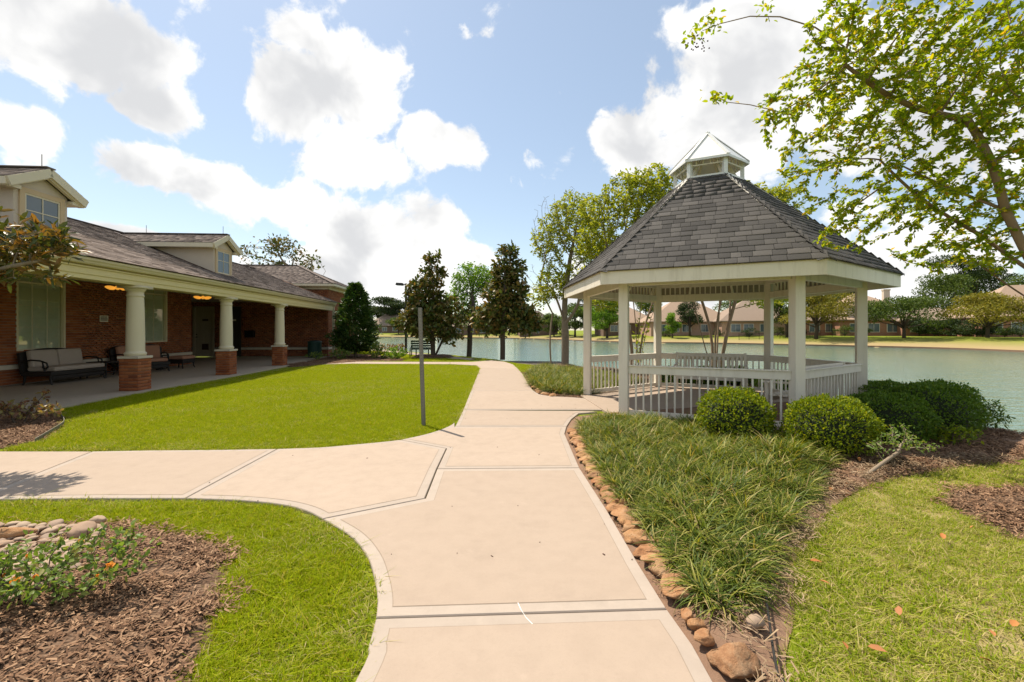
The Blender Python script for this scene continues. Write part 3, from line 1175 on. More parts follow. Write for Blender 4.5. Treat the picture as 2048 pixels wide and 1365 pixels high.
def bed_mesh(name, poly, mat, rise, z0=-.026):
    """triangulated bed sheet with a low mound"""
    import bmesh
    bm = bmesh.new()
    vs = [bm.verts.new((p[0], p[1], z0)) for p in poly]
    f = bm.faces.new(vs)
    bmesh.ops.triangulate(bm, faces=[f])
    for _ in range(4):
        long = [e for e in bm.edges if e.calc_length() > .35]
        if not long:
            break
        bmesh.ops.subdivide_edges(bm, edges=long, cuts=1)
        bmesh.ops.triangulate(bm, faces=bm.faces[:])
    P = np.array([v.co[:] for v in bm.verts])
    d = edge_dist(P, poly)
    for v, k in zip(bm.verts, d):
        v.co.z = z0 + min(k / .35, 1) * rise + (random.uniform(-.01, .01) if k > .1 else 0)
    me = bpy.data.meshes.new(name)
    bm.to_mesh(me)
    bm.free()
    me.materials.append(MATS[mat])
    me.polygons.foreach_set('use_smooth', [True] * len(me.polygons))
    return me


for k, poly in BEDS.items():
    link(k, bed_mesh(k, poly, 'bare_soil' if k == 'gazebo_bed' else 'mulch', .16 if k in ('magnolia_ring', 'trunk_mound') else .05, -.02 if k == 'trunk_mound' else -.024), label=bed_label[k], kind='structure')


def sample_poly(poly, dens, dfun=None):
    p = np.array(poly)
    lo, hi = p.min(0), p.max(0)
    n = int((hi[0] - lo[0]) * (hi[1] - lo[1]) * dens)
    P = lo + rng.random((n, 2)) * (hi - lo)
    P = P[inside(P, poly)]
    if dfun is not None:
        P = P[rng.random(len(P)) < dfun(P)]
    return P


def in_view(P, m=.12, ymin=.9):
    return (P[:, 1] > ymin) & (np.abs(P[:, 0]) < (1.1636 + m) * P[:, 1] + .4)


# mulch chips and straw
def chip_mesh(n, mat, ln, wd, spread, zmax):
    P = np.c_[rng.uniform(-spread, spread, (n, 2)), rng.uniform(.002, zmax, n)]
    az = rng.random(n) * 6.28
    D = np.c_[np.cos(az), np.sin(az), rng.normal(0, .22, n)]
    U = np.c_[rng.normal(0, .35, (n, 2)), np.ones(n)]
    S = rng.uniform(.4, 1.0, n) * ln
    T = (np.array([(-wd, 0, 0), (wd, .1, .05), (wd * .8, 1, .02), (-wd * .7, .92, .05)]), np.array([(0, 1, 2, 3)]))
    return leaves_mesh('chips', P, D, U, S, T, mat)


chip_src = [chip_mesh(84, 'chip', .05, .11, .11, .018) for _ in range(4)]
straw_src = [chip_mesh(34, 'straw', .10, .035, .11, .03) for _ in range(3)]
for k, dens in (('rose_bed', 95), ('corner_bed', 70), ('tree_ring', 80), ('gazebo_bed', 60), ('magnolia_ring', 25), ('porch_bed', 25), ('shore_bed', 20)):
    P = sample_poly(BEDS[k], dens)
    P = P[in_view(P)]
    if k == 'gazebo_bed':          # chips only under the shrubs: the strip beside the border grass is bare soil and straw
        P = P[(P[:, 1] > 4.0) & (P[:, 0] > 2.9)]
    n = len(P)
    z = np.full(n, .022) if k != 'magnolia_ring' else np.full(n, .1)
    dd = edge_dist(P, BEDS[k])
    z = -.02 + np.minimum(dd / .35, 1) * (z + .02)
    scatter('bark_chips', np.c_[P, z], np.c_[np.zeros((n, 2)), rng.random(n) * 6.28], rng.uniform(.8, 1.25, n), rng.integers(0, 4, n), chip_src,
            label='shredded bark chips of the ' + bed_label[k].replace('brown bark ', ''), cat='mulch', kind='stuff')

# ------------------------------------------------------------------ lawns
SLABS_ALL = list(SLAB_POLYS.values())
LAWN_MAIN = gp((0, 898.5), (60, 897), (300, 900), (555, 897), (640, 894), (700, 889), (760, 883), (800, 878.5), (850, 867.5), (885, 856.5), (905, 846), (916, 836), (925, 819), (941, 780), (958.5, 738), (952, 732), (900, 729.4), (700, 728.6), (640, 730), (585, 736)) + \
    [(-8.93, 10.77), (-8.6, 8.5)] + gp((100, 821), (128, 838), (124, 850), (100, 868), (70, 884), (20, 892))
LAWN_NEAR = gp((-400, 1010), (0, 1000), (190, 998.5), (370, 998.5), (480, 1003), (560, 1011), (610, 1023), (645, 1041), (698, 1078), (730, 1118), (744, 1162), (748, 1200), (745, 1236), (731, 1290), (702, 1365)) + [(-.9, .5), (-1.8, .2), (-5, .4)]
LAWN_RIGHT = [(1.3, 1.2)] + gp((1575, 1365), (1572, 1300), (1588, 1230), (1588, 1170), (1592, 1110), (1630, 1060), (1665, 1010), (1720, 975), (1780, 955), (1860, 940), (1940, 928), (2010, 922)) + [(6.8, 5.3), (7.6, 5.5), (7.5, 6.6), (8.9, 6.0), (9.5, 3), (8, 1), (4, .6)]
LAWN_SHORE = gp((1036, 738), (1045, 748), (1046, 744)) + [(.6, 16.6), (1.0, 17.8), (2.0, 19.1), (3.6, 18.1), (5.6, 16), (7.4, 13.4), (8.6, 14.5), (6.4, 17.3), (3.8, 18.6), (2.4, 19), (1.2, 20.6), (-.2, 23.4), (-2.6, 26.5), (-4.4, 29.4)] + gp((891, 712), (950, 718), (986, 721), (1010, 724), (1026, 729))
LAWN_STRIP = gp((700, 723.4), (900, 724.0), (944, 723.8), (936, 720), (889, 716.5), (823, 710), (760, 703.2), (700, 699), (690, 709), (806, 716), (806, 722))
LAWN_BANK = [(7.2, 8.6), (7.45, 6.6), (7.7, 5.6), (8.6, 5.6), (8.3, 7), (8.2, 9), (8.8, 12.5), (8.6, 14.6), (7.6, 13.2), (6.9, 9.6)]


def blade_mesh(n, spread, h0, h1, wid, lean, mat, segs=2, curl=.5):
    V, F, Rr = [], [], []
    for i in range(n):
        x, y = rng.uniform(-spread, spread, 2)
        az = rng.random() * 6.28
        h = rng.uniform(h0, h1)
        ln = abs(rng.normal(0, lean)) + .08
        d = np.array((math.cos(az), math.sin(az)))
        s = np.array((-d[1], d[0])) * wid * rng.uniform(.7, 1.2)
        o = len(V)
        for k in range(segs + 1):
            t = k / segs
            off = d * h * ln * (t ** 1.6) * (1 + curl * t)
            z = h * (t - .28 * ln * t * t)
            w = (1 - t ** 2 * .95)
            V.append((x + off[0] - s[0] * w, y + off[1] - s[1] * w, z))
            V.append((x + off[0] + s[0] * w, y + off[1] + s[1] * w, z))
            if k:
                b = o + 2 * k - 2
                F.append((b, b + 1, b + 3, b + 2))
        Rr += [rng.random()] * (2 * segs + 2)
    return np_mesh('tuft', V, F, mat, Rr)


def arc_blades(n, spread, l0, l1, wid, t0, k0, k1, mat, segs=6):
    V, F, Rr = [], [], []
    for i in range(n):
        x, y = rng.uniform(-spread, spread, 2)
        az = rng.random() * 6.28
        L = rng.uniform(l0, l1)
        th = rng.uniform(.02, t0)
        kap = rng.uniform(k0, k1)
        d = np.array((math.cos(az), math.sin(az)))
        s = np.array((-d[1], d[0])) * wid * rng.uniform(.7, 1.25)
        p, z, o = np.array((x, y)), 0.0, len(V)
        for k in range(segs + 1):
            t = k / segs
            w = (1 - .15 * t) if t < .6 else max(.04, (1 - t) / .4 * .9)
            V.append((p[0] - s[0] * w, p[1] - s[1] * w, z)); V.append((p[0] + s[0] * w, p[1] + s[1] * w, z))
            if k:
                b = o + 2 * k - 2
                F.append((b, b + 1, b + 3, b + 2))
            a = th + kap * (t + .5 / segs)
            p = p + d * math.sin(a) * L / segs
            z += math.cos(a) * L / segs
        Rr += [rng.random()] * (2 * segs + 2)
    return np_mesh('clump', V, F, mat, Rr)


tufts = [blade_mesh(26, .055, .022, .052, .0024, .9, 'grass_blade') for _ in range(4)]
tufts_dry = [blade_mesh(24, .055, .018, .05, .0026, 1.1, 'grass_blade_dry') for _ in range(4)]
tufts_far = [blade_mesh(20, .11, .03, .06, .006, .8, 'grass_blade', 1) for _ in range(3)]


def vnoise(P, s, seed=0):
    r = np.random.default_rng(seed)
    out = np.zeros(len(P))
    for k in range(6):
        a = r.random() * 6.28
        f = s * r.uniform(.6, 1.8)
        out += np.sin(P[:, 0] * math.cos(a) * f + P[:, 1] * math.sin(a) * f + r.random() * 6.28)
    return out / 6


def lawn(name, poly, dens, src, label, thin=None, near=None):
    poly = ccw([tuple(p[:2]) for p in poly])
    P = sample_poly(poly, dens)
    P = P[in_view(P)]
    d = np.linalg.norm(P, axis=1)
    keep = rng.random(len(P)) < np.clip((5.5 / np.maximum(d, 1)) ** 1.1, .10, 1)
    P, d = P[keep], d[keep]
    for bp in BEDS.values():
        P = P[~inside(P, bp) | (edge_dist(P, bp) < .015)]
    if thin is not None:
        P = P[rng.random(len(P)) < thin(P)]
    n = len(P)
    d = np.linalg.norm(P, axis=1)
    z = ground_z(P)[0]
    pd = np.clip(.14 + .55 * vnoise(P, 1.3, 8) + .35 * vnoise(P, 4.5, 9) + .55 * np.exp(-edge_dist(P, poly) / .06), .02, .85)
    allsrc = list(src) + tufts_dry
    idx = np.where(rng.random(n) < pd, len(src) + rng.integers(0, 4, n), rng.integers(0, len(src), n))
    sc_ = rng.uniform(.75, 1.25, n) * np.clip((d / 7) ** .35, .95, 1.5) * (1 + .18 * vnoise(P, 3, 3))
    scatter(name, np.c_[P, z], np.c_[rng.normal(0, .1, (n, 2)), rng.random(n) * 6.28], sc_, idx, allsrc, label=label, cat='grass', kind='stuff')


lawn('lawn_grass', LAWN_MAIN, 900, tufts, 'bright green mown lawn between porch and sidewalk')
lawn('lawn_grass', LAWN_NEAR, 850, tufts, 'green mown lawn wrapping the rose bed')
lawn('lawn_grass', LAWN_RIGHT, 620, tufts_dry, 'patchy half dry lawn between border grass and tree ring', thin=lambda P: np.clip(.78 + .7 * vnoise(P, 2.8, 5), .42, 1))
lawn('lawn_grass', LAWN_SHORE, 420, tufts, 'grass verge along the lake shore')
lawn('lawn_grass', LAWN_STRIP, 420, tufts, 'grass strip between the crossing paths')
lawn('lawn_grass', LAWN_BANK, 420, tufts, 'grass on the bank behind the gazebo shrubs')

# fallen leaves on the patchy lawn
leaf_px = [(1685, 1292), (1735, 1302), (1990, 1282), (2025, 1262), (1620, 1128), (1940, 1062), (1888, 1085), (1545, 1155), (1660, 1176), (1960, 1325), (1800, 1240), (1700, 980), (1690, 1000), (1664, 985), (1705, 935), (1720, 930), (1655, 962)]
for i, (x, y) in enumerate(leaf_px):
    c = G(x, y)
    o = link('fallen_leaf', leaves_mesh('fallen_leaf', np.array([(0, 0, 0.0)]), np.array([(1, 0, .15)]), np.array([(0, .2, 1)]), np.array([random.uniform(.045, .075)]), LEAF6, 'dead_leaf'),
             label='dry orange leaf fallen on the grass beside the border grass', cat='leaf', group='fallen leaves on the patchy lawn')
    o.location = (c[0], c[1], .022 if i < 11 else .045)
    o.rotation_euler = (random.uniform(-.4, .4), random.uniform(-.4, .4), random.random() * 6.28)

# straw and bare ground strip beside the border grass
P = sample_poly(BEDS['gazebo_bed'], 60)
P = P[in_view(P) & (P[:, 1] < 5.2)]
P = P[edge_dist(P, gp((1133, 866), (1166, 932), (1218, 1022), (1288, 1130), (1346, 1218), (1395, 1290)), False) > .17]
for sp_ in SLABS_ALL:
    P = P[~inside(P, sp_) & (edge_dist(P, sp_) > .09)]
n = len(P)
scatter('straw_litter', np.c_[P, np.full(n, .02)], np.c_[np.zeros((n, 2)), rng.random(n) * 6.28], rng.uniform(.6, 1.1, n), rng.integers(0, 3, n), straw_src,
        label='dry straw and clippings on bare soil beside the border grass', cat='litter', kind='stuff')

P = sample_poly(BEDS['gazebo_bed'], 110)
P = P[(P[:, 1] < 6.2) & (edge_dist(P, gp((1133, 866), (1166, 932), (1218, 1022), (1288, 1130), (1346, 1218), (1395, 1290), (1437, 1365)), False) < .22)]
for sp_ in SLABS_ALL:
    P = P[~inside(P, sp_) & (edge_dist(P, sp_) > .03)]
n = len(P)
scatter('bark_chips', np.c_[P, np.full(n, -.012)], np.c_[np.zeros((n, 2)), rng.random(n) * 6.28], rng.uniform(.3, .55, n), rng.integers(0, 4, n), chip_src,
        label='fine crumbled bark between sidewalk edge and edging stones', cat='mulch', kind='stuff')

# border grass (liriope): too many blades and clumps to count
lir = [arc_blades(56, .05, .21, .37, .0052, .8, .9, 2.4, 'liriope') for _ in range(6)]
LIR = gp((1180, 842), (1168, 858), (1166, 872), (1202, 936), (1262, 1026), (1326, 1112), (1384, 1180), (1410, 1208), (1440, 1232), (1480, 1210), (1508, 1160), (1545, 1085), (1590, 1020), (1640, 965), (1668, 925), (1660, 900), (1600, 888), (1500, 872), (1400, 858), (1290, 846))
LIR = ccw(LIR)
P = sample_poly(LIR, 190)
n = len(P)
dd = edge_dist(P, LIR)
cen = np.array(LIR).mean(0)
# clumps at the rim lean outwards
th = rng.random(n) * 6.28
gr_ = np.zeros((n, 2))
eps = .05
for ax in (0, 1):
    q = P.copy(); q[:, ax] += eps
    gr_[:, ax] = (edge_dist(q, LIR) - dd) / eps
lean = np.clip(1 - dd / .3, 0, 1) * .3
rotv = np.zeros((n, 3))
rotv[:, 0] = gr_[:, 1] * lean + rng.normal(0, .12, n)
rotv[:, 1] = -gr_[:, 0] * lean + rng.normal(0, .12, n)
M_ = []
for i in range(n):      # lean in world axes after the clump's own spin
    e_ = (Euler((rotv[i, 0], rotv[i, 1], 0)).to_matrix() @ Euler((0, 0, th[i])).to_matrix()).to_euler()
    M_.append(e_[:])
scatter('border_grass', np.c_[P, np.full(n, .0)], np.array(M_), rng.uniform(.7, 1.15, n) * np.clip(.72 + dd * .9, .72, 1.0) * (1 + .28 * vnoise(P, 5.5, 4)), rng.integers(0, 6, n), lir,
        label='dense arching clumps of dark green border grass beside the sidewalk', cat='border grass', kind='stuff')
LIR2 = ccw(gp((1056, 752), (1070, 774), (1088, 785), (1110, 789), (1172, 792), (1190, 788)) + [(2.7, 11.3), (3.6, 12.4), (2.9, 14.6), (2.3, 16.2), (1.3, 17.2), (.95, 16.6), (.65, 15.4)])
P = sample_poly(LIR2, 60)
n = len(P)
scatter('border_grass', np.c_[P, np.full(n, .0)], np.c_[rng.normal(0, .2, (n, 2)), rng.random(n) * 6.28], rng.uniform(.9, 1.25, n), rng.integers(0, 6, n), lir,
        label='green border grass patch between gazebo and lakeside trunk', cat='border grass', kind='stuff')


# stones
def stone_mesh(name, seed, sx, sy, sz, mat, planes=15, lo=.27, hi=.40, smooth=False):
    import bmesh
    r = np.random.default_rng(seed)
    bm = bmesh.new()
    bmesh.ops.create_icosphere(bm, subdivisions=3, radius=.5)
    ax = norm(r.normal(size=(planes, 3)))
    of = r.uniform(lo, hi, planes)
    for v in bm.verts:
        p = np.array(v.co)
        for a_, o_ in zip(ax, of):
            d_ = p @ a_ - o_
            if d_ > 0:
                p = p - a_ * d_ * .97
        p = p + r.normal(0, .007, 3) + norm(p) * (.02 * math.sin(p[0] * 17 + seed) * math.sin(p[1] * 19) + .015 * math.sin(p[2] * 23 + p[0] * 11))
        v.co = (p[0] * sx, p[1] * sy, max(p[2], -.28) * sz)
    me = bpy.data.meshes.new(name)
    bm.to_mesh(me)
    bm.free()
    me.materials.append(MATS[mat])
    me.polygons.foreach_set('use_smooth', [smooth] * len(me.polygons))
    return me


stone_src = [stone_mesh('stone', 100 + i, 1, 1, 1, 'stone_rust', 16, .22, .38, True) for i in range(6)]
river_src = [stone_mesh('stone', 200 + i, 1, 1, 1, 'stone_river', 6, .36, .47, True) for i in range(6)]
edg = empty('stone_edging', label='row of rust orange flat stones edging the border grass', cat='edging')
rowpts = smooth_curve(gp((1133, 866), (1150, 898), (1166, 932), (1192, 978), (1218, 1022), (1254, 1080), (1288, 1130), (1318, 1178), (1346, 1218)), 14)
pos, acc_ = [], 0
nxt = 0
for i in range(len(rowpts) - 1):
    a, b = np.array(rowpts[i]), np.array(rowpts[i + 1])
    L_ = np.linalg.norm(b - a)
    while nxt <= acc_ + L_:
        t = (nxt - acc_) / L_
        pos.append((a + (b - a) * t, math.atan2(*(b - a)[::-1])))
        nxt += random.uniform(.085, .15)
    acc_ += L_
for i, (p, az) in enumerate(pos):
    nn = np.array((-math.sin(az), math.cos(az)))
    side = -1 if nn[0] < 0 else 1
    o = bpy.data.objects.new('stone', stone_src[i % 6]); COL.objects.link(o); o.parent = edg
    q = p + nn * side * random.uniform(.075, .095)
    o.location = (q[0], q[1], .024)
    o.scale = (random.uniform(.16, .23), random.uniform(.21, .27), random.uniform(.085, .12))
    o.rotation_euler = (random.uniform(-.15, .15), random.uniform(-.15, .15), az + random.uniform(-.3, .3))
edg2 = empty('stone_edging', label='short row of orange stones edging the lakeside border grass', cat='edging')
for i, (x, y) in enumerate([(1047, 748), (1050, 754), (1053, 760), (1057, 766), (1060, 771), (1064, 777), (1069, 782), (1075, 786), (1083, 789), (1091, 791.5), (1099, 793)]):
    c = G(x + 5, y - .5)
    o = bpy.data.objects.new('stone', stone_src[(i * 5) % 6]); COL.objects.link(o); o.parent = edg2
    o.location = (c[0], c[1], .012); o.scale = (.24, .2, .13); o.rotation_euler = (0, 0, i * 1.3)
for (x, y, s, lab, mt) in ((1462, 1336, (.27, .24, .15), 'large rust orange boulder where sidewalk and bare soil meet', stone_src[2]), (1410, 1285, (.13, .10, .085), 'small brown stone behind the large rust boulder', stone_src[4]),
                           (1396, 1262, (.12, .09, .08), 'brown stone at the tip of the border grass, nearer the edging', stone_src[1]), (1377, 1243, (.10, .09, .08), 'small reddish stone ending the stone edging', stone_src[3]),
                           (1511, 1258, (.105, .08, .075), 'smooth tan pebble on the bare soil beside the drip line', river_src[0])):
    c = G(x, y)
    o = bpy.data.objects.new('boulder' if s[0] > .3 else 'stone', mt); COL.objects.link(o)
    o.location = (c[0], c[1], .03); o.scale = s; o.rotation_euler = (0, 0, .5)
    tag(o, lab, 'stone')
# river stones in the rose bed
cob = empty('river_stones', label='bed of rounded tan river stones beside the rose bush', cat='stones')
patch = ccw(gp((-330, 1075), (0, 1055), (110, 1058), (198, 1056), (200, 1075), (172, 1108), (140, 1150), (110, 1178), (0, 1215), (-300, 1235)))
cand = sample_poly(patch, 1500)
cand = cand[in_view(cand, .1)]
kept = []
for p in cand:
    r = random.uniform(.022, .055)
    if all((p[0] - q[0]) ** 2 + (p[1] - q[1]) ** 2 > ((r + q[2]) * .86) ** 2 for q in kept):
        kept.append((p[0], p[1], r))
kept = kept[:230]
for i, (x, y, r) in enumerate(kept):
    o = bpy.data.objects.new('stone', river_src[i % 6]); COL.objects.link(o); o.parent = cob
    o.location = (x, y, .03 + r * .15); o.scale = (r * 2.5, r * 2.0, r * 1.15); o.rotation_euler = (random.uniform(-.2, .2), random.uniform(-.2, .2), random.random() * 6.28)
for (x, y, s, k, lab) in ((22, 1082, (.30, .22, .12), 0, 'large flat orange slab stone among the river stones'), (165, 1078, (.15, .20, .11), 3, 'tan upright stone at the mulch edge of the river stones'), (195, 1058, (.10, .09, .08), 1, 'pale stone at the grass corner of the river stones')):
    c = G(x, y)
    o = bpy.data.objects.new('boulder', (stone_src if k == 0 else river_src)[k]); COL.objects.link(o)
    o.location = (c[0], c[1], .06); o.scale = s; o.rotation_euler = (0, 0, .4)
    tag(o, lab, 'stone')
# drip line
m = MB()
pts = [Vector((*p, .03)) for p in smooth_curve(gp((1527, 1150), (1530, 1190), (1538, 1250), (1546, 1310), (1556, 1365)), 4)] 
m.tube(pts + [Vector((pts[-1][0] + .1, .9, .03))], .006, 6)
m.build('drip_line', 'rubber', label='thin dark irrigation tube lying on the bare soil', cat='hose')
# steel edging of the corner bed
m = MB()
ep = smooth_curve(gp((70, 884), (100, 866), (124, 851), (128, 843), (122, 834)), 5)
for a, b in zip(ep[:-1], ep[1:]):
    m.beam((a[0], a[1], 0.0), (b[0], b[1], .0), .006, .09)
m.build('bed_edging', 'galvanized', label='curved metal edging strip of the corner mulch bed', cat='edging')

# ------------------------------------------------------------------ clubhouse (local: x out of the colonnade, y along it)
BO, BA = (-9.159, 10.77, 0.0), .062
club = empty('clubhouse', BO, BA, label='red brick clubhouse with cream columned porch and brown shingle roof', cat='building')
BY0, WX, RY = -9.0, -4.2, 8.55           # near end, long wall plane, end of the long wall
EY, CX = 14.1, -.35                      # end wall plane, wing corner


def W2(lx, ly, lz=0.0):
    return Matrix.Translation(BO) @ Matrix.Rotation(BA, 4, 'Z') @ Vector((lx, ly, lz))


m = MB()
m.prism([(-8.4, BY0), (.22, BY0), (.22, 12.4), (-.4, EY), (-8.4, EY)], -.1, .012)
m.build('porch_slab', 'concrete_porch', club)

# --- long wall: mortar body, bricks, windows
wins = [(1.42, 2.82, .93, 3.1), (5.82, 7.10, 1.04, 3.1), (-3.6, -2.0, .93, 3.1)]
body = MB()
segs = []
ys = BY0
for (a, b, c, d) in sorted(wins):
    segs.append((ys, a, .02, 3.05)); segs.append((a, b, .02, c)); ys = b
segs.append((ys, RY, .02, 3.05))
for (a, b, c, d) in segs:
    body.span(WX - .25, WX - .004, a, b, c, d)
body.span(-8.6, WX - .25, RY - .25, RY - .004, .02, 3.05)
body.build('wall', 'mortar', club)
bm_ = brick_rect((WX, BY0, .02), (0, 1, 0), RY - BY0, .02, 3.02, [(a - BY0, b - BY0, c, d) for (a, b, c, d) in wins] + [(0, RY - BY0, .45, .565)])
pieces('brick', bm_, unit_box(), 'brick', club, 300, 'brick_field', club)
pieces('brick', brick_rect((WX - .0, RY, .02), (-1, 0, 0), 4.2, .02, 3.02), unit_box(), 'brick', club, 0, 'brick_field', club)
band = MB()
for a, b in ((BY0, RY + .03),):
    band.span(WX - .1, WX + .035, a, b, .45, .565)
band.build('stone_band', 'stone_band', club, bevel=.006)


def window(parent, x, y0, y1, z0, z1, transom, muntv, munth, blind='blind', name='window'):
    fw = .055
    f = MB()
    for (a, b, c, d) in ((y0, y0 + fw, z0, z1), (y1 - fw, y1, z0, z1)):
        f.span(x - .12, x + .01, a, b, c, d)
    for zc in [z0, z1 - fw] + ([transom] if transom else []):
        f.span(x - .118, x + .008, y0 + fw, y1 - fw, zc, zc + fw)
    w_ = f.build(name, 'cream_column', parent)
    sp = [(z0 + fw, (transom or z1 - fw))] + ([(transom + fw, z1 - fw)] if transom else [])
    for (a, b) in sp:
        p = MB(); p.add([(x - .07, y0 + fw, a), (x - .07, y1 - fw, a), (x - .07, y1 - fw, b), (x - .07, y0 + fw, b)], [(0, 1, 2, 3)])
        p.build('pane', 'window_glass', w_)
    mu = MB()
    for k in range(1, muntv + 1):
        yy = y0 + fw + (y1 - y0 - 2 * fw) * k / (muntv + 1)
        mu.span(x - .066, x - .052, yy - .005, yy + .005, z0 + fw, z1 - fw)
    for k in range(1, munth + 1):
        zz = sp[0][0] + (sp[0][1] - sp[0][0]) * k / (munth + 1)
        mu.span(x - .0655, x - .0535, y0 + fw, y1 - fw, zz - .005, zz + .005)
    mu.build('muntin', 'cream_column', w_)
    if blind:
        b = MB(); b.span(x - .115, x - .105, y0 + .01, y1 - .01, z0, z1)
        b.build('blind', blind, w_)
    return w_


window(club, WX, 1.42, 2.82, .93, 3.1, 2.8, 2, 2)
window(club, WX, 5.82, 7.10, 1.04, 3.1, 2.86, 1, 1)
window(club, WX, -3.6, -2.0, .93, 3.1, 2.8, 2, 2)

# --- end wall and wing
doors = [(-7.66, -6.50, 2.81), (-6.05, -5.07, 2.80)]
body = MB()
xs = -8.6
for (a, b, h) in doors:
    body.span(xs, a, EY + .004, EY + .25, .02, 3.95)
    body.span(a, b, EY + .004, EY + .25, h, 3.95)
    xs = b
body.span(xs, CX - .004, EY + .004, EY + .25, .02, 3.95)
body.span(CX - .25, CX - .004, EY + .25, 20.2, -.05, 3.95)
body.span(-8.8, -8.6, RY, EY + .25, .02, 3.05)
body.build('wing_wall', 'mortar', club)
hol = [(a + 8.6, b + 8.6, 0, h) for (a, b, h) in doors] + [(0, 9, .42, .53)]
pieces('brick', brick_rect((-8.6, EY, .02), (1, 0, 0), 8.6 + CX, .02, 3.95, hol), unit_box(), 'brick', club, 0, 'wing_brick_field', club)
pieces('brick', brick_rect((CX, EY, .02), (0, 1, 0), 6.1, .02, 3.95, [(0, 7, .42, .53)], start=1), unit_box(), 'brick', club, 0, 'wing_side_brick_field', club)
band = MB()
band.span(-5.07, CX + .035, EY - .035, EY + .1, .42, .53)
band.span(CX - .1, CX + .035, EY + .1, 20.2, .42, .53)
band.build('stone_band', 'stone_band', club, bevel=.006)
for i, (a, b, h) in enumerate(doors):
    f = MB()
    fw = .11
    f.span(a, a + fw, EY - .02, EY + .2, .02, h); f.span(b - fw, b, EY - .02, EY + .2, .02, h); f.span(a + fw, b - fw, EY - .018, EY + .2, h - fw, h)
    fr = f.build('door_frame', 'door_paint' if i == 0 else 'door_dark', club)
    d = MB()
    d.span(a + fw, b - fw, EY + .09, EY + .13, .03, h - fw)
    x0, x1 = a + fw, b - fw
    ww = x1 - x0
    for (u0, u1, z0, z1) in ((.12, .46, 1.55, 2.45), (.54, .88, 1.55, 2.45), (.12, .46, .3, 1.35), (.54, .88, .3, 1.35)):
        d.span(x0 + ww * u0, x0 + ww * u1, EY + .078, EY + .09, z0, z1)
    do = d.build('door', 'door_paint' if i == 0 else 'door_dark', club, bevel=.004)
    s = MB(); s.span(x0 + ww * .38, x0 + ww * .72, EY + .06, EY + .076, 2.02, 2.12); s.build('door_sign', 'dark_brown' if i == 0 else 'sign_white', do)
    hx = x0 + .06 if i == 0 else x1 - .06
    s = MB(); s.tube([(hx, EY + .08, 1.12), (hx, EY + .01, 1.12)], .03, 10); s.build('handle', 'black_metal', do)
    s = MB(); s.tube([(hx, EY + .08, 1.27), (hx, EY + .03, 1.27)], .025, 10); s.build('lock', 'black_metal', do)
    if i == 0:
        s = MB(); s.span(x0 + ww * .36, x0 + ww * .74, EY + .055, EY + .07, .42, .75)
        for k in range(6):
            s.span(x0 + ww * .38, x0 + ww * .72, EY + .045, EY + .055, .45 + k * .05, .475 + k * .05)
        s.build('vent', 'dark_brown', do)

# --- porch ceiling, beam, gutter
m = MB(); m.span(-8.6, -.30, BY0, EY, 3.055, 3.075); m.build('porch_ceiling', 'ceiling_paint', club)
m = MB()
m.span(-.40, -.03, BY0, EY - .06, 2.60, 3.05)
m.build('porch_beam', 'cream', club, bevel=.008)
m = MB()
for k, (dx, z0, z1) in enumerate(((.0, 2.70, 2.84), (.035, 2.84, 2.875))):
    m.span(-.03, -.005 + dx, BY0, EY - .07, z0, z1)
m.span(-.03, .06, BY0, EY - .08, 2.90, 3.03)
m.build('fascia', 'cream', club, bevel=.005)
gpf = [(.06, 2.905), (.11, 2.905), (.135, 2.93), (.15, 2.955), (.185, 2.985), (.195, 3.03), (.18, 3.03), (.17, 2.99), (.13, 2.965), (.115, 2.92), (.06, 2.92)]
m = MB()
n = len(gpf)
y1_ = EY - .12
m.add([(x, BY0, z) for x, z in gpf] + [(x, y1_, z) for x, z in gpf], [(i, (i + 1) % n, n + (i + 1) % n, n + i) for i in range(n)] + [tuple(range(n, 2 * n)), tuple(range(n - 1, -1, -1))])
m.build('gutter', 'cream_column', club)
m = MB()
dx, dy = -.02, EY - .10
m.beam((.12, dy, 2.95), (dx, dy, 2.80), .075, .06, (0, 1, 0)); m.span(dx - .05, dx + .05, dy - .045, dy + .045, .16, 2.80)
m.beam((dx, dy, .18), (dx + .17, dy - .12, .07), .09, .08)
m.build('downspout', 'cream_column', club, bevel=.006)

# --- columns
cm_proto = None
prof = [(.215, .862), (.215, .895), (.225, .91), (.225, .935), (.205, .955), (.192, .965), (.189, 1.0), (.188, 1.45), (.180, 1.9), (.168, 2.30), (.166, 2.335), (.182, 2.345), (.182, 2.37), (.168, 2.38), (.168, 2.46), (.19, 2.475), (.205, 2.50), (.225, 2.535)]
col_me = None
for i in range(4):
    y0 = 3.87 * i - 3.87
    c = empty('column', (-.225, y0 + .225, 0))
    c.parent = club
    if i == 0:
        c.name = 'column'
    m = MB(); m.lathe(prof, n=32); m.box((0, 0, 2.568), (.50, .50, .064)); m.build('shaft', 'cream_column', c, smooth=False)
    m = MB(); m.box((0, 0, .408), (.405, .405, .79)); m.build('pedestal_core', 'mortar', c)
    m = MB(); m.box((0, 0, .832), (.49, .49, .058)); m.build('pedestal_cap', 'stone_band', c, bevel=.006)
    bl = []
    for (o_, u_) in (((-.215, -.215, 0), (1, 0, 0)), ((.215, -.215, 0), (0, 1, 0)), ((.215, .215, 0), (-1, 0, 0)), ((-.215, .215, 0), (0, -1, 0))):
        for q in brick_rect(o_, u_, .43, .014, .80, bl=.205, start=0 if u_[1] == 0 else 1):
            bl.append(q)
    cm_ = Matrix.Translation(W2(-.225, y0 + .225))
    c_loc = c.location.copy(); c.location = W2(-.225, y0 + .225)      # world place for picking the largest bricks
    pieces('brick', bl, unit_box(), 'brick', c, 300 if i else 0, 'brick_field', c)
    c.location = c_loc
    for o_ in list(c.children):
        pass
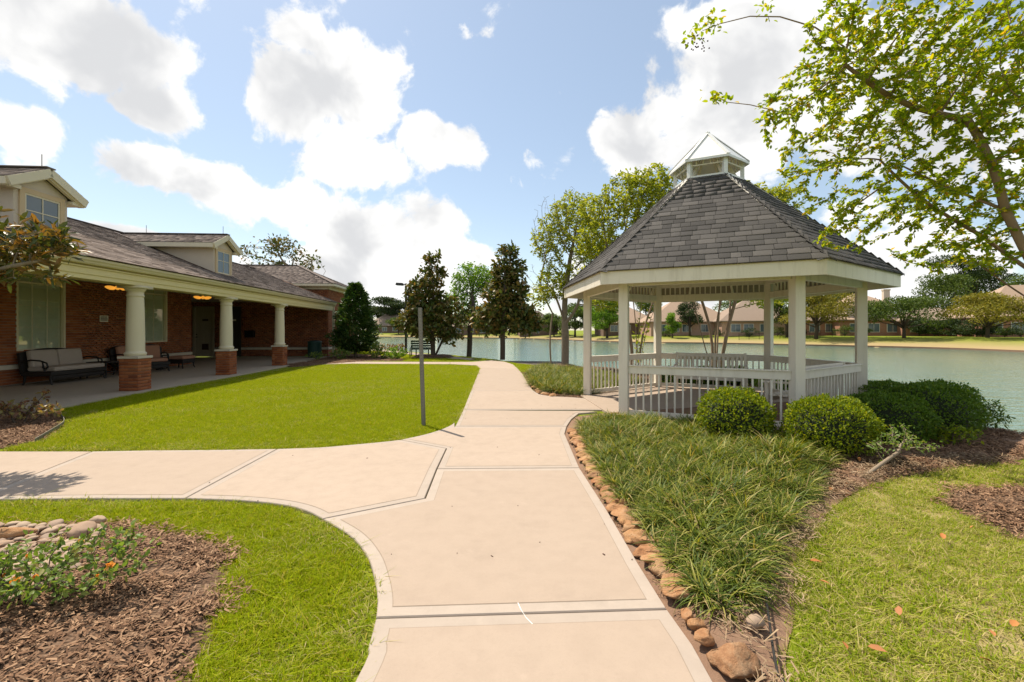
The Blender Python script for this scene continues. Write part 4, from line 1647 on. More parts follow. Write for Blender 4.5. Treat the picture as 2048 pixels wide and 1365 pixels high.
# smooth shading for shafts by angle
for o_ in bpy.data.objects:
    if o_.name.startswith('shaft'):
        for p in o_.data.polygons:
            p.use_smooth = abs(p.normal.z) < .9 and len(p.vertices) == 4

# --- roofs
PT, RX = .41, -4.4
zr = 3.06 + PT * (.2 - RX)
cs = math.hypot(1, PT)
m = MB()
m.add([(.17, BY0, 3.045), (.17, EY, 3.045), (RX, EY, zr - .02), (RX, BY0, zr - .02), (-9, BY0, 3.05), (-9, EY, 3.05)], [(0, 1, 2, 3), (3, 2, 5, 4)])
m.build('roof_deck', 'roof_deck', club)
sh = roof_face((.215, EY, 3.05), (0, -1, 0), (-1, 0, PT), 4.62 * cs, lambda s: 0, lambda s: EY - BY0, .15, .2, .4, .014)
# u x v must face up
sh = roof_face((.215, BY0, 3.05), (0, 1, 0), (-1, 0, PT), 4.6 * cs, lambda s: 0, lambda s: EY - BY0, .15, .2, .36, .024)
pieces('shingle', sh, unit_shingle(), 'shingle_brown', club, 300, 'shingle_field', club)
m = MB(); m.beam((RX, BY0, zr + .01), (RX, EY, zr + .01), .26, .03); m.build('ridge_cap', 'shingle_brown', club)
m = MB(); m.span(.13, .222, BY0, EY - .1, 3.036, 3.05); m.build('drip_edge', 'dark_brown', club)


def dormer(y0):
    yc = y0 + .56
    xf = -.8
    zb, zw, za = 3.3, 4.42, 4.86
    b = MB()
    prof_ = [(y0, zb), (y0 + 1.12, zb), (y0 + 1.12, zw), (yc, zw + .30), (y0, zw)]
    n = 5
    b.add([(xf, y, z) for y, z in prof_] + [(-4.5, y, z) for y, z in prof_], [tuple(range(n)), tuple(range(2 * n - 1, n - 1, -1))] + [(i, n + i, n + (i + 1) % n, (i + 1) % n) for i in range(n)])
    d = b.build('dormer', 'stucco', club)
    t = MB()
    wy0, wy1, wz0, wz1 = yc - .37, yc + .37, 3.5, 4.28
    for (a, e_, c_, f_) in ((wy0 - .1, wy0, wz0 - .1, wz1 + .1), (wy1, wy1 + .1, wz0 - .1, wz1 + .1), (wy0, wy1, wz1, wz1 + .1), (wy0, wy1, wz0 - .1, wz0)):
        t.span(xf + .002, xf + .035, a, e_, c_, f_)
    t.build('window_trim', 'tan_trim', d)
    t = MB(); t.span(xf + .004, xf + .01, wy0, wy1, wz0, wz1); t.build('pane', 'far_glass', d)
    t = MB()
    for (a, e_, c_, f_) in ((wy0, wy0 + .035, wz0, wz1), (wy1 - .035, wy1, wz0, wz1), (wy0 + .035, wy1 - .035, wz1 - .035, wz1), (wy0 + .035, wy1 - .035, wz0, wz0 + .035), (yc - .01, yc + .01, wz0 + .035, wz1 - .035), (wy0 + .035, yc - .01, 3.93, 3.95), (yc + .01, wy1 - .035, 3.93, 3.95)):
        t.span(xf + .011, xf + .022, a, e_, c_, f_)
    t.build('window_frame', 'cream_column', d)
    # roof: two slopes with fascia and rake boards
    ov = .27
    pt = .52
    ez = 4.46
    rz_ = ez + (.56 + ov) * pt
    for s in (-1, 1):
        ye = yc + s * (.56 + ov)
        r = MB()
        r.add([(xf + .16, ye, ez), (xf + .16, yc, rz_), (-4.6, yc, rz_), (-4.6, ye, ez), (xf + .16, ye, ez - .02), (xf + .16, yc, rz_ - .02), (-4.6, yc, rz_ - .02), (-4.6, ye, ez - .02)],
              [(0, 1, 2, 3), (7, 6, 5, 4), (0, 4, 5, 1), (0, 3, 7, 4)])
        r.build('roof_slope', 'roof_deck', d)
        Ls = math.hypot(.56 + ov, rz_ - ez)
        v = np.array((0, -s * (.56 + ov), rz_ - ez))
        u = np.array((-1, 0, 0)) if s > 0 else np.array((1, 0, 0))
        o_ = np.array((xf + .19, ye, ez)) if s > 0 else np.array((-4.3, ye, ez))
        n_ = np.cross(u, norm(v))
        pieces('shingle', roof_face(o_, u, v, Ls, lambda q: 0, lambda q: 3.69, .15, .2, .4, .014), unit_shingle(), 'shingle_brown', d, 0, 'shingle_field', club)
        r = MB()
        r.beam((xf + .175, ye, ez - .09), (xf + .175, yc, rz_ - .09), .05, .17, (1, 0, 0) if False else (0, 0, 1))
        r.beam((xf + .115, ye - s * .03, ez - .13), (xf + .115, yc, rz_ - .15), .07, .12)
        r.build('rake_board', 'cream_column', d)
        r = MB()
        r.span(xf + .15, -4.3, ye - s * .02, ye + s * .02, ez - .155, ez - .012)
        r.span(xf + .09, -4.3, ye - s * .30, ye - s * .021, ez - .15, ez - .13)
        r.build('eave_board', 'cream_column', d)
        rt = MB(); rt.span(xf + .0, xf + .13, yc + s * .54, ye, ez - .17, ez - .10); rt.build('eave_return', 'cream_column', d)
    r = MB(); r.tube([(xf + .0, yc, rz_), (xf + .0, yc, rz_ + .3)], .008, 5); r.build('lightning_rod', 'galvanized', d)
    r = MB(); r.tube([(-3.4, yc, rz_), (-3.4, yc, rz_ + .3)], .008, 5); r.build('lightning_rod', 'galvanized', d)
    r = MB(); r.beam((xf + .19, yc, rz_ + .012), (-4.4, yc, rz_ + .012), .2, .025); r.build('ridge_cap', 'shingle_brown', d)
    r = MB()
    for s in (-1, 1):
        r.beam((xf + .05, yc + s * .60, 3.46), (-4.0, yc + s * .60, 4.80), .10, .05)
    r.build('flashing', 'dark_brown', d)


dormer(-2.05)
dormer(4.36)
# wing hip roof
m = MB()
ex, ey0, ey1 = .12, 13.66, 20.2
D2 = (ey1 - ey0) / 2
hz = 4.1 + .44 * D2
V = [(-9, ey0, 4.1), (ex, ey0, 4.1), (ex, ey1, 4.1), (-9, ey1, 4.1), (-9, ey0 + D2, hz), (ex - D2, ey0 + D2, hz)]
m.add([(x, y, z - .02) for x, y, z in V], [(0, 1, 5, 4), (1, 2, 5), (2, 3, 4, 5), (3, 0, 4)])
m.build('wing_roof', 'roof_deck', club)
Lw = math.hypot(D2, hz - 4.1)
pieces('shingle', roof_face((-9, ey0, 4.1), (1, 0, 0), (0, D2, hz - 4.1), Lw, lambda s: 0, lambda s: 9 + ex - D2 * s / Lw, .16, .22, .42, .014) +
       roof_face((ex, ey0, 4.1), (0, 1, 0), (-D2, 0, hz - 4.1), Lw, lambda s: D2 * s / Lw, lambda s: 2 * D2 - D2 * s / Lw, .16, .22, .42, .014), unit_shingle(), 'shingle_brown', club, 0, 'wing_shingle_field', club)
m = MB(); m.beam((ex, ey0, 4.125), (ex - D2, ey0 + D2, hz + .02), .26, .03); m.beam((ex - D2, ey0 + D2, hz + .015), (-9, ey0 + D2, hz + .015), .26, .03); m.build('hip_cap', 'shingle_brown', club)
m = MB()
m.span(-9, ex + .02, ey0 - .02, ey0 + .03, 3.96, 4.085); m.span(ex - .03, ex + .02, ey0 + .03, ey1, 3.96, 4.085)
m.span(-9, ex - .05, ey0 + .05, EY + .1, 3.93, 3.955); m.span(CX - .1, ex - .05, EY + .1, ey1, 3.93, 3.955)
m.span(-9, CX + .1, EY - .09, EY - .01, 3.80, 3.93); m.span(CX + .01, CX + .09, EY - .09, ey1, 3.80, 3.93)
m.build('wing_cornice', 'cream_column', club, bevel=.005)
m = MB(); m.beam((-.45, ey0 - .04, 3.36), (-2.6, ey0 - .04, 4.22), .10, .04); m.build('valley_flashing', 'copper', club)

# --- porch lamps: lit amber shades
for (lx, ly) in ((-2.4, 2.45), (-2.35, 6.3)):
    root = empty('ceiling_light', W2(lx, ly, 3.055), BA, label='lit three-shade amber ceiling light ' + ('over the loveseat' if ly < 4 else 'before the porch doors'), cat='ceiling light', group='amber lights under the porch ceiling')
    m = MB(); m.lathe([(.09, -.03), (.085, 0)], n=16); m.tube([(0, 0, -.02), (0, 0, -.26)], .014, 8); m.lathe([(.03, -.34), (.045, -.30), (.03, -.25)], n=12)
    m.build('stem', 'dark_brown', root)
    for k in range(3):
        a = R((37, 217, -53)[k])
        d = Vector((math.cos(a), math.sin(a), 0))
        m = MB()
        x = d * .04 + Vector((0, 0, -.30))
        m.tube([x, d * .10 + Vector((0, 0, -.31)), d * .17 + Vector((0, 0, -.30)), d * .24 + Vector((0, 0, -.285)), d * .285 + Vector((0, 0, -.275))], [.028, .056, .062, .042, .016], 12)
        m.build('lamp_shade', 'amber_shade', root, smooth=True)

# --- sign on the long wall
s_ = empty('wall_sign', W2(WX + .012, 4.15, 1.78), BA, label='small cream notice with dark lettering on the brick porch wall', cat='sign')
m = MB(); m.span(0, .012, -.16, .16, 0, .21); m.build('plate', 'sign_white', s_)
m = MB()
r_ = random.Random(3)
for row, z0, h in ((0, .165, .02), (1, .13, .02), (2, .085, .034), (3, .04, .034)):
    y = -.13
    while y < .12:
        w_ = r_.uniform(.012, .026)
        m.span(.0125, .014, y, min(y + w_, .13), z0, z0 + h)
        y += w_ + .008
m.build('lettering', 'ink', s_)
# --- black box on end wall
s_ = empty('wall_mailbox', W2(-4.56, EY - .02, 1.1), BA, label='black mailbox mounted on the end brick wall', cat='mailbox')
m = MB(); m.prism([(-.25, -.16), (.25, -.16), (.25, .01), (-.25, .01)], .0, .34); m.build('body', 'black_metal', s_, bevel=.02)
m = MB(); m.beam((-.26, -.08, .36), (.26, -.08, .36), .2, .05); m.build('lid', 'black_metal', s_, bevel=.01)


# --- porch furniture (front of each piece faces local +x)
def loveseat(root, L, H, mat_c, cushions=2, depth=.8):
    m = MB()
    m.span(.02, depth, -L / 2, L / 2, .24, .36)
    m.span(depth - .05, depth + .0, -L / 2 + .06, L / 2 - .06, .14, .24)
    m.build('seat_base', 'wicker', root, bevel=.02)
    b = MB()
    n = 14
    pts = []
    for k in range(n + 1):
        t = k / n * 2 - 1
        pts.append((t * L / 2, H - .12 * t * t))
    vs = [(.0, y, .3) for y, z in pts] + [(-.08, y, z) for y, z in pts] + [(.07, y, .3) for y, z in pts] + [(-.01, y, z) for y, z in pts]
    N1 = n + 1
    fs = []
    for k in range(n):
        fs += [(k, k + 1, N1 + k + 1, N1 + k), (2 * N1 + k + 1, 2 * N1 + k, 3 * N1 + k, 3 * N1 + k + 1), (N1 + k, N1 + k + 1, 3 * N1 + k + 1, 3 * N1 + k)]
    fs += [(0, N1, 3 * N1, 2 * N1), (n, 2 * N1 + n, 3 * N1 + n, N1 + n)]
    b.add(vs, fs)
    b.build('backrest', 'wicker', root)
    for s in (-1, 1):
        for xx in (.08, depth - .06):
            l = MB(); l.tube([(xx, s * (L / 2 - .06), .30), (xx, s * (L / 2 - .05), .12), (xx + (.05 if xx > .2 else -.03), s * (L / 2 - .03), 0.0)], [.035, .028, .02], 8); l.build('leg', 'wicker', root)
        a = MB()
        y = s * (L / 2 - .02)
        arm = [(.0, y, .62), (.25, y, .68), (.5, y, .66), (.66, y, .60), (.70, y, .50), (.64, y, .44), (.57, y, .47), (.58, y, .53)]
        a.tube([(p[0] * depth / .8, p[1], p[2]) for p in arm], .022, 8)
        a.tube([(.55 * depth / .8, y, .645), (.62 * depth / .8, y, .36)], .018, 8)
        a.build('armrest', 'black_metal', root)
    cl = (L - .2) / cushions
    for k in range(cushions):
        yc = -L / 2 + .1 + cl * (k + .5)
        c = MB()
        rot = Matrix.Rotation(R(-9), 3, 'Y')
        c.box((.13, yc, .70), (.15, cl - .02, .48), rot)
        c.build('back_cushion', mat_c, root, bevel=.05)
    c = MB(); c.span(.1, depth + .03, -L / 2 + .08, L / 2 - .08, .365, .49); c.build('seat_cushion', mat_c, root, bevel=.045)


r0 = empty('loveseat', W2(-4.02, 2.2, .012), BA, label='dark wicker loveseat with pale grey cushions beneath the large window', cat='loveseat')
loveseat(r0, 1.75, .98, 'cushion')
r0 = empty('armchair', W2(-4.0, 4.55, .012), BA, label='dark wicker armchair half hidden behind the first full column', cat='armchair')
loveseat(r0, .72, .95, 'cushion_rust', 1, .72)
r0 = empty('armchair', W2(-3.75, 5.55, .012), BA - .6, label='dark wicker armchair with rust cushion under the narrower window', cat='armchair')
loveseat(r0, .74, .98, 'cushion_rust', 1, .72)
r0 = empty('side_table', W2(-3.6, 3.42, .012), BA, label='low dark slatted side table at the arm of the loveseat', cat='table')
m = MB(); m.span(-.3, .3, -.27, .27, .46, .5); m.build('table_top', 'wicker', r0, bevel=.01)
m = MB(); m.span(-.27, .27, -.24, .24, .16, .18); m.build('shelf', 'wicker', r0)
for sx in (-1, 1):
    for sy in (-1, 1):
        m = MB(); m.tube([(sx * .26, sy * .23, .46), (sx * .28, sy * .25, 0)], .02, 8); m.build('leg', 'black_metal', r0)
r0 = empty('ottoman', W2(-3.45, 6.75, .012), BA, label='dark wicker ottoman with rust cushion before the end of the long wall', cat='ottoman')
m = MB(); m.span(-.32, .32, -.36, .36, .2, .36); m.build('base', 'wicker', r0, bevel=.02)
m = MB(); m.span(-.33, .33, -.37, .37, .365, .49); m.build('cushion', 'cushion_rust', r0, bevel=.045)
for sx in (-1, 1):
    for sy in (-1, 1):
        m = MB(); m.tube([(sx * .28, sy * .32, .25), (sx * .28, sy * .32, .1), (sx * .31, sy * .35, 0)], [.03, .025, .018], 8); m.build('leg', 'wicker', r0)
r0 = empty('round_table', W2(-3.75, 6.12, .012), BA, label='small dark round table between armchair and ottoman', cat='table')
m = MB(); m.lathe([(.24, .52), (.25, .53), (.25, .55), (.24, .56)], n=24); m.build('table_top', 'wicker', r0)
m = MB(); m.lathe([(.16, 0), (.15, .03), (.05, .06), (.04, .3), (.06, .52)], n=16); m.build('pedestal', 'wicker', r0)
r0 = empty('candle_jar', W2(-3.75, 6.12, .574), BA, label='small pale jar on the dark round table', cat='jar')
m = MB(); m.lathe([(.035, 0), (.045, .02), (.045, .08), (.03, .095)], n=14); m.build('jar', 'sign_white', r0, smooth=True)
# bin
r0 = empty('litter_bin', W2(-.80, 13.35, .012), BA, label='dark green round litter bin beside the downspout', cat='bin')
m = MB(); m.lathe([(.32, 0), (.335, .03), (.345, .78), (.36, .79), (.36, .84), (.33, .86)], n=28); m.build('body', 'green_bin', r0, smooth=True)
m = MB(); m.lathe([(.365, .845), (.37, .87), (.34, .90), (.2, .925)], n=28); m.build('rim', 'green_metal', r0, smooth=True)
m = MB()
for k in range(28):
    a = 2 * math.pi * k / 28
    m.box((.345 * math.cos(a), .345 * math.sin(a), .42), (.012, .03, .7), Matrix.Rotation(a, 3, 'Z'))
m.build('slat', 'green_metal', r0)

# ------------------------------------------------------------------ gazebo
GC = (4.035, 9.068)
GR, GA = 2.539, -2.54
gaz = empty('gazebo', (GC[0], GC[1], 0), GA, label='white six-sided timber gazebo with grey shingle roof and louvred cupola', cat='gazebo')


def hexp(r, i, z=0.0):
    a = i * math.pi / 3
    return Vector((r * math.cos(a), r * math.sin(a), z))


m = MB(); m.prism([hexp(GR + .22, i)[:2] for i in range(6)], -.12, .018); m.build('floor_slab', 'concrete', gaz, bevel=.006)
PW = .155
posts = []
for i in range(6):
    p = hexp(GR, i)
    m = MB(); m.box((p.x, p.y, 1.40), (PW, PW, 2.76), Matrix.Rotation(i * math.pi / 3 + math.pi / 6 * (1 if i in (0,) else 0), 3, 'Z'))
    m.build('post', 'white_paint', gaz, bevel=.006)
sides = []
for i in range(6):
    j = (i + 1) % 6
    a, b = hexp(GR, i), hexp(GR, j)
    d = (b - a).normalized()
    a2, b2 = a + d * PW * .5, b - d * PW * .5
    L = (b2 - a2).length
    out = Vector((-d.y, d.x, 0)) * -1
    up = Vector((0, 0, 1))
    # frieze: upper and lower beam with spindles
    for (z0, z1, nm) in ((2.26, 2.41, 'lower_beam'), (2.60, 2.78, 'upper_beam')):
        m = MB(); m.beam(a2 + up * (z0 + z1) / 2, b2 + up * (z0 + z1) / 2, .09, z1 - z0); m.build(nm, 'white_paint', gaz, bevel=.004)
    k = int(L / .115)
    for q in range(1, k):
        p = a2 + d * L * q / k
        m = MB(); m.box((p.x, p.y, 2.505), (.026, .026, .19), Matrix.Rotation(math.atan2(d.y, d.x), 3, 'Z')); m.build('frieze_spindle', 'white_paint', gaz)
    # roof structure
    r0, r1 = hexp(3.06, i, 2.44), hexp(.70, i, 4.40)
    m = MB(); m.beam(r0, r1, .07, .13); m.build('rafter', 'white_paint', gaz)
    for t in (.33, .67):
        e0 = hexp(3.0, i, 2.47).lerp(hexp(3.0, j, 2.47), t); e1 = hexp(.8, i, 4.33).lerp(hexp(.8, j, 4.33), t)
        m = MB(); m.beam(e0, e1, .045, .09); m.build('rafter', 'white_paint', gaz)
    # fascia
    f0, f1 = hexp(3.10, i, 2.37), hexp(3.10, j, 2.37)
    dd_ = (f1 - f0).normalized()
    m = MB()
    n_out = Vector((dd_.y, -dd_.x, 0))
    q0, q1 = hexp(3.06, i), hexp(3.06, j)
    vs = [(f0.x, f0.y, 2.26), (f1.x, f1.y, 2.26), (f1.x, f1.y, 2.475), (f0.x, f0.y, 2.475), (q0.x, q0.y, 2.26), (q1.x, q1.y, 2.26), (q1.x, q1.y, 2.475), (q0.x, q0.y, 2.475)]
    m.add(vs, [(0, 1, 2, 3), (5, 4, 7, 6), (1, 0, 4, 5), (3, 2, 6, 7), (0, 3, 7, 4), (2, 1, 5, 6)])
    m.build('fascia', 'white_paint', gaz)
    # soffit boards under the overhang
    m = MB()
    s0, s1, s2, s3 = hexp(3.05, i, 2.455), hexp(3.05, j, 2.455), hexp(2.50, j, 2.80), hexp(2.50, i, 2.80)
    m.add([s0, s1, s2, s3], [(0, 1, 2, 3)])
    m.build('soffit', 'roof_deck', gaz)
    # roof boards and shingles
    e0, e1, t0, t1 = hexp(3.13, i, 2.485), hexp(3.13, j, 2.485), hexp(.66, i, 4.49), hexp(.66, j, 4.49)
    m = MB()
    dn_ = Vector((0, 0, .02))
    m.add([e0, e1, t1, t0, e0 - dn_, e1 - dn_, t1 - dn_, t0 - dn_], [(0, 1, 2, 3), (7, 6, 5, 4), (0, 4, 5, 1)])
    m.build('roof_board', 'roof_deck', gaz)
    mid_e, mid_t = (e0 + e1) / 2, (t0 + t1) / 2
    v = mid_t - mid_e
    Ls = v.length
    W0, W1 = (e1 - e0).length, (t1 - t0).length
    sides.append((e0, (e1 - e0).normalized(), v, Ls, W0, W1))
    # hip cap shingles
    hv = (t0 - e0)
    hl = hv.length
    hu = hv.normalized()
    tang = Vector((-math.sin(i * math.pi / 3), math.cos(i * math.pi / 3), 0))
    nn = tang.cross(hu)
    if nn.z < 0:
        nn = -nn
    cap = MB()
    kk = int(hl / .145)
    for q in range(kk):
        c0 = e0 + hu * (q * hl / kk - .01) + nn * .016
        c1 = e0 + hu * ((q + 1.25) * hl / kk) + nn * .006
        wd = .14
        dr = -nn * .055
        rv = random.random()
        cap.add([c0, c0 + tang * wd + dr, c1 + tang * wd + dr, c1, c0 - tang * wd + dr, c1 - tang * wd + dr, c0 - nn * .012 , c0 + tang * wd + dr - nn * .012, c0 - tang * wd + dr - nn * .012],
                [(0, 3, 2, 1), (0, 4, 5, 3), (6, 0, 1, 7), (0, 6, 8, 4)], rnd=rv)
    co_ = cap.build('hip_cap', 'shingle_grey', gaz); co_['kind'] = 'stuff'
    # railing on five sides (the side between post 5 and post 0 is the entry)
    if i != 5:
        m = MB(); m.beam(a2 + up * .82, b2 + up * .82, .05, .125); m.beam(a2 + up * .892, b2 + up * .892, .10, .02); m.build('top_rail', 'white_paint', gaz, bevel=.004)
        m = MB(); m.beam(a2 + up * .085, b2 + up * .085, .05, .085); m.build('bottom_rail', 'white_paint', gaz, bevel=.004)
        k = int(round(L / .128))
        for q in range(1, k):
            p = a2 + d * L * q / k
            m = MB(); m.box((p.x, p.y, .443), (.027, .027, .64), Matrix.Rotation(math.atan2(d.y, d.x), 3, 'Z')); m.build('baluster', 'white_paint', gaz)
allsh = []
for (e0, u, v, Ls, W0, W1) in sides:
    k = (W0 - W1) / 2 / Ls
    allsh += roof_face(e0, u, v, Ls, lambda s, k=k: k * s, lambda s, k=k, W0=W0: W0 - k * s, .143, .14, .29, .014)
pieces('shingle', allsh, unit_shingle(), 'shingle_grey', gaz, 300, 'shingle_field', gaz)
# cupola
for i in range(6):
    j = (i + 1) % 6
    p = hexp(.63, i)
    m = MB(); m.box((p.x, p.y, 4.67), (.075, .075, .42), Matrix.Rotation(i * math.pi / 3, 3, 'Z')); m.build('cupola_post', 'white_metal', gaz)
    a, b = hexp(.63, i), hexp(.63, j)
    d = (b - a).normalized()
    up = Vector((0, 0, 1))
    m = MB(); m.beam(a + up * 4.51, b + up * 4.51, .05, .05); m.build('cupola_sill', 'white_metal', gaz)
    m = MB(); m.beam(a + up * 4.74, b + up * 4.74, .03, .022); m.build('cupola_rail', 'white_paint', gaz)
    for q in range(1, 5):
        p = a + d * .63 * q / 5
        m = MB(); m.box((p.x, p.y, 4.80), (.018, .018, .12), Matrix.Rotation(math.atan2(d.y, d.x), 3, 'Z')); m.build('cupola_spindle', 'white_paint', gaz)
    m = MB(); m.beam(hexp(.56, i, 4.50), hexp(.05, i, 5.36), .04, .06); m.build('cupola_rafter', 'white_paint', gaz)
    e0, e1 = hexp(.76, i, 4.845), hexp(.76, j, 4.845)
    ap = Vector((0, 0, 5.57))
    m = MB()
    dn_ = Vector((0, 0, .045))
    m.add([e0, e1, ap, e0 - dn_, e1 - dn_, ap - Vector((0, 0, .02)), e0 * .96 + Vector((0, 0, -.04 + 4.845 * .04)), e1 * .96 + Vector((0, 0, -.04 + 4.845 * .04))], [(0, 1, 2), (0, 3, 4, 1), (5, 4, 3)])
    m.build('cupola_roof', 'white_metal', gaz)
    m = MB(); m.beam(e0 + Vector((0, 0, .008)), ap + Vector((0, 0, .008)), .07, .012); m.build('cupola_hip', 'white_metal', gaz)
# plaque on the back right rail
m = MB()
a, b = hexp(GR, 2), hexp(GR, 3)


# gazebo benches: built facing local +x with length along y
def garden_bench(name, loc, rz, L, label):
    r = empty(name, loc, rz, label=label, cat='bench', group='white benches inside the gazebo')
    for k in range(5):
        m = MB(); m.span(.06 + k * .085, .06 + k * .085 + .065, -L / 2, L / 2, .40, .422); m.build('seat_slat', 'white_paint', r)
    m = MB(); m.span(.43, .47, -L / 2 + .02, L / 2 - .02, .30, .395); m.span(.03, .06, -L / 2 + .02, L / 2 - .02, .30, .395); m.build('apron', 'white_paint', r)
    n = int(L / .10)
    for k in range(n):
        y = -L / 2 + .06 + (L - .12) * k / (n - 1)
        m = MB(); m.beam((.03, y, .42), (-.07, y, .84), .055, .018, (1, 0, 0)); m.build('back_slat', 'white_paint', r)
    m = MB(); m.beam((-.075, -L / 2, .865), (-.075, L / 2, .865), .04, .09); m.build('top_rail', 'white_paint', r, bevel=.006)
    for s in (-1, 1):
        y = s * (L / 2 + .02)
        m = MB(); m.beam((.45, y, 0), (.45, y, .62), .06, .045, (1, 0, 0)); m.build('leg', 'white_paint', r)
        m = MB(); m.beam((.06, y, 0), (.02, y, .45), .06, .045, (1, 0, 0)); m.beam((.02, y, .45), (-.09, y, .92), .06, .045, (1, 0, 0)); m.build('leg', 'white_paint', r)
        m = MB(); m.beam((-.05, y, .64), (.52, y, .62), .075, .03); m.build('armrest', 'white_paint', r, bevel=.008)
    return r


def gz_world(p):
    c, s = math.cos(GA), math.sin(GA)
    return (GC[0] + c * p[0] - s * p[1], GC[1] + s * p[0] + c * p[1])


def bench_on_side(i, inset_, L, label, shift=0.0):
    a, b = hexp(GR, i), hexp(GR, (i + 1) % 6)
    mid = (a + b) / 2
    inw = -mid.normalized()
    p = mid + inw * inset_ + (b - a).normalized() * shift
    w_ = gz_world(p)
    garden_bench('garden_bench', (w_[0], w_[1], .018), math.atan2(inw.y, inw.x) + GA, L, label)


bench_on_side(1, .20, 1.55, 'white slatted bench against the gazebo rail beside the boxwoods')
bench_on_side(3, .20, 1.5, 'white slatted bench against the rear gazebo rail by the multi-stem tree')
plq = empty('rail_plaque', (0, 0, 0), label='small dark plaque fixed on the lakeside gazebo rail', cat='plaque')
a, b = hexp(GR, 2), hexp(GR, 3)
p = a.lerp(b, .62)
w_ = gz_world(p * .984)
plq.location = (w_[0], w_[1], .79)
inw = -((a + b) / 2).normalized()
plq.rotation_euler = (0, 0, math.atan2(inw.y, inw.x) + GA)
m = MB(); m.span(.0, .01, -.08, .08, 0, .08); m.build('plate', 'bark_grey', plq)
m = MB(); m.span(.0101, .012, -.06, .06, .05, .06); m.span(.0101, .012, -.05, .05, .025, .035); m.build('lettering', 'ink', plq)

# ------------------------------------------------------------------ trees
def grow(stems, attractors, step, influence, kill, iters=140, jitter=.12, gravity=0.0, seed=1):
    """space colonisation: stems are polylines of start nodes"""
    r = np.random.default_rng(seed)
    N, par = [], []
    for st in stems:
        prev = -1
        link_to = st[1] if isinstance(st, tuple) else -1
        pl = st[0] if isinstance(st, tuple) else st
        prev = link_to
        for p in pl:
            N.append(np.array(p, float)); par.append(prev); prev = len(N) - 1
    A = np.array(attractors, float)
    best = np.full(len(A), 1e9)
    bi = np.zeros(len(A), int)
    alive = np.ones(len(A), bool)
    done = 0
    for it in range(iters):
        for k in range(done, len(N)):
            d = np.linalg.norm(A - N[k], axis=1)
            u = d < best
            best[u] = d[u]; bi[u] = k
        done = len(N)
        alive &= best > kill
        act = alive & (best < influence)
        if not act.any():
            if alive.any() and it < 30:
                i0 = np.argmin(np.where(alive, best, 1e9))
                act = np.zeros(len(A), bool); act[i0] = True
            else:
                break
        dirs = {}
        v = norm(A[act] - np.array(N)[bi[act]])
        for k, q in zip(bi[act], v):
            dirs[k] = dirs.get(k, 0) + q
        new = 0
        for k, q in dirs.items():
            q = norm(q + r.normal(0, jitter, 3) + np.array((0, 0, gravity)))
            p = N[k] + q * step
            N.append(p); par.append(k); new += 1
        if len(N) > 9000 or not new:
            break
    return np.array(N), np.array(par)


def branch_mesh(name, N, par, tip, power, mat, base_r=None, minr=0.0, n_thick=8):
    n = len(N)
    kids = [[] for _ in range(n)]
    for i, p in enumerate(par):
        if p >= 0:
            kids[p].append(i)
    order = list(range(n))
    r = np.zeros(n)
    # children always have a larger index than their parent
    for i in reversed(order):
        r[i] = tip if not kids[i] else sum(r[k] ** power for k in kids[i]) ** (1 / power)
    if base_r:
        k = base_r / r.max()
        r = np.maximum(tip * .8, r * k if k < 1 else r * (1 + (k - 1) * (r / r.max())))
    m = MB()
    starts = [i for i in range(n) if par[i] < 0]
    stack = [(s, None) for s in starts]
    while stack:
        s, pre = stack.pop()
        pts, rad = [], []
        if pre is not None:
            pts.append(N[pre]); rad.append(min(r[pre], r[s] * 1.15))
        i = s
        while True:
            pts.append(N[i]); rad.append(r[i])
            if not kids[i]:
                break
            ks = sorted(kids[i], key=lambda q: -r[q])
            for q in ks[1:]:
                stack.append((q, i))
            i = ks[0]
        if len(pts) > 1 and max(rad) > minr:
            sd = n_thick if max(rad) > .04 else (5 if max(rad) > .012 else 3)
            m.tube(pts, rad, sd, caps=False)
    return m.mesh(name, mat, True), r, kids


def in_ellipsoids(ells, count, seed, shell=.0):
    r = np.random.default_rng(seed)
    out = []
    tot = sum(e[1][0] * e[1][1] * e[1][2] for e in ells)
    for c, rad in ells:
        k = int(count * rad[0] * rad[1] * rad[2] / tot) + 1
        d = norm(r.normal(size=(k, 3)))
        q = (shell ** 3 + (1 - shell ** 3) * r.random(k)) ** (1 / 3)
        out.append(np.array(c) + d * q[:, None] * np.array(rad))
    return np.vstack(out)


def leafy(N, par, r, thr, per, size, spread, seed, droop=.0, up=.55, spray=False):
    g = np.random.default_rng(seed)
    idx = np.where((r <= thr) & (par >= 0))[0]
    idx = np.repeat(idx, per)
    k = len(idx)
    t = g.random(k)
    P = N[idx] * (1 - t[:, None]) + N[par[idx]] * t[:, None]
    tw = norm(N[idx] - N[par[idx]])
    D = norm(tw * .5 + g.normal(0, .7, (k, 3)) + np.array((0, 0, -droop)))
    if spray:       # two ranks of leaves along each twig
        side = norm(np.cross(tw, np.array((0, 0, 1.0)) + g.normal(0, .25, (k, 3))))
        D = norm(side * g.choice([-1, 1], k)[:, None] * .75 + tw * .75 + g.normal(0, .28, (k, 3)) + np.array((0, 0, -droop)))
    P = P + g.normal(0, spread, (k, 3))
    U = norm(np.array((0, 0, up)) + g.normal(0, .45, (k, 3)))
    S = size * g.uniform(.6, 1.2, k)
    return P, D, U, S


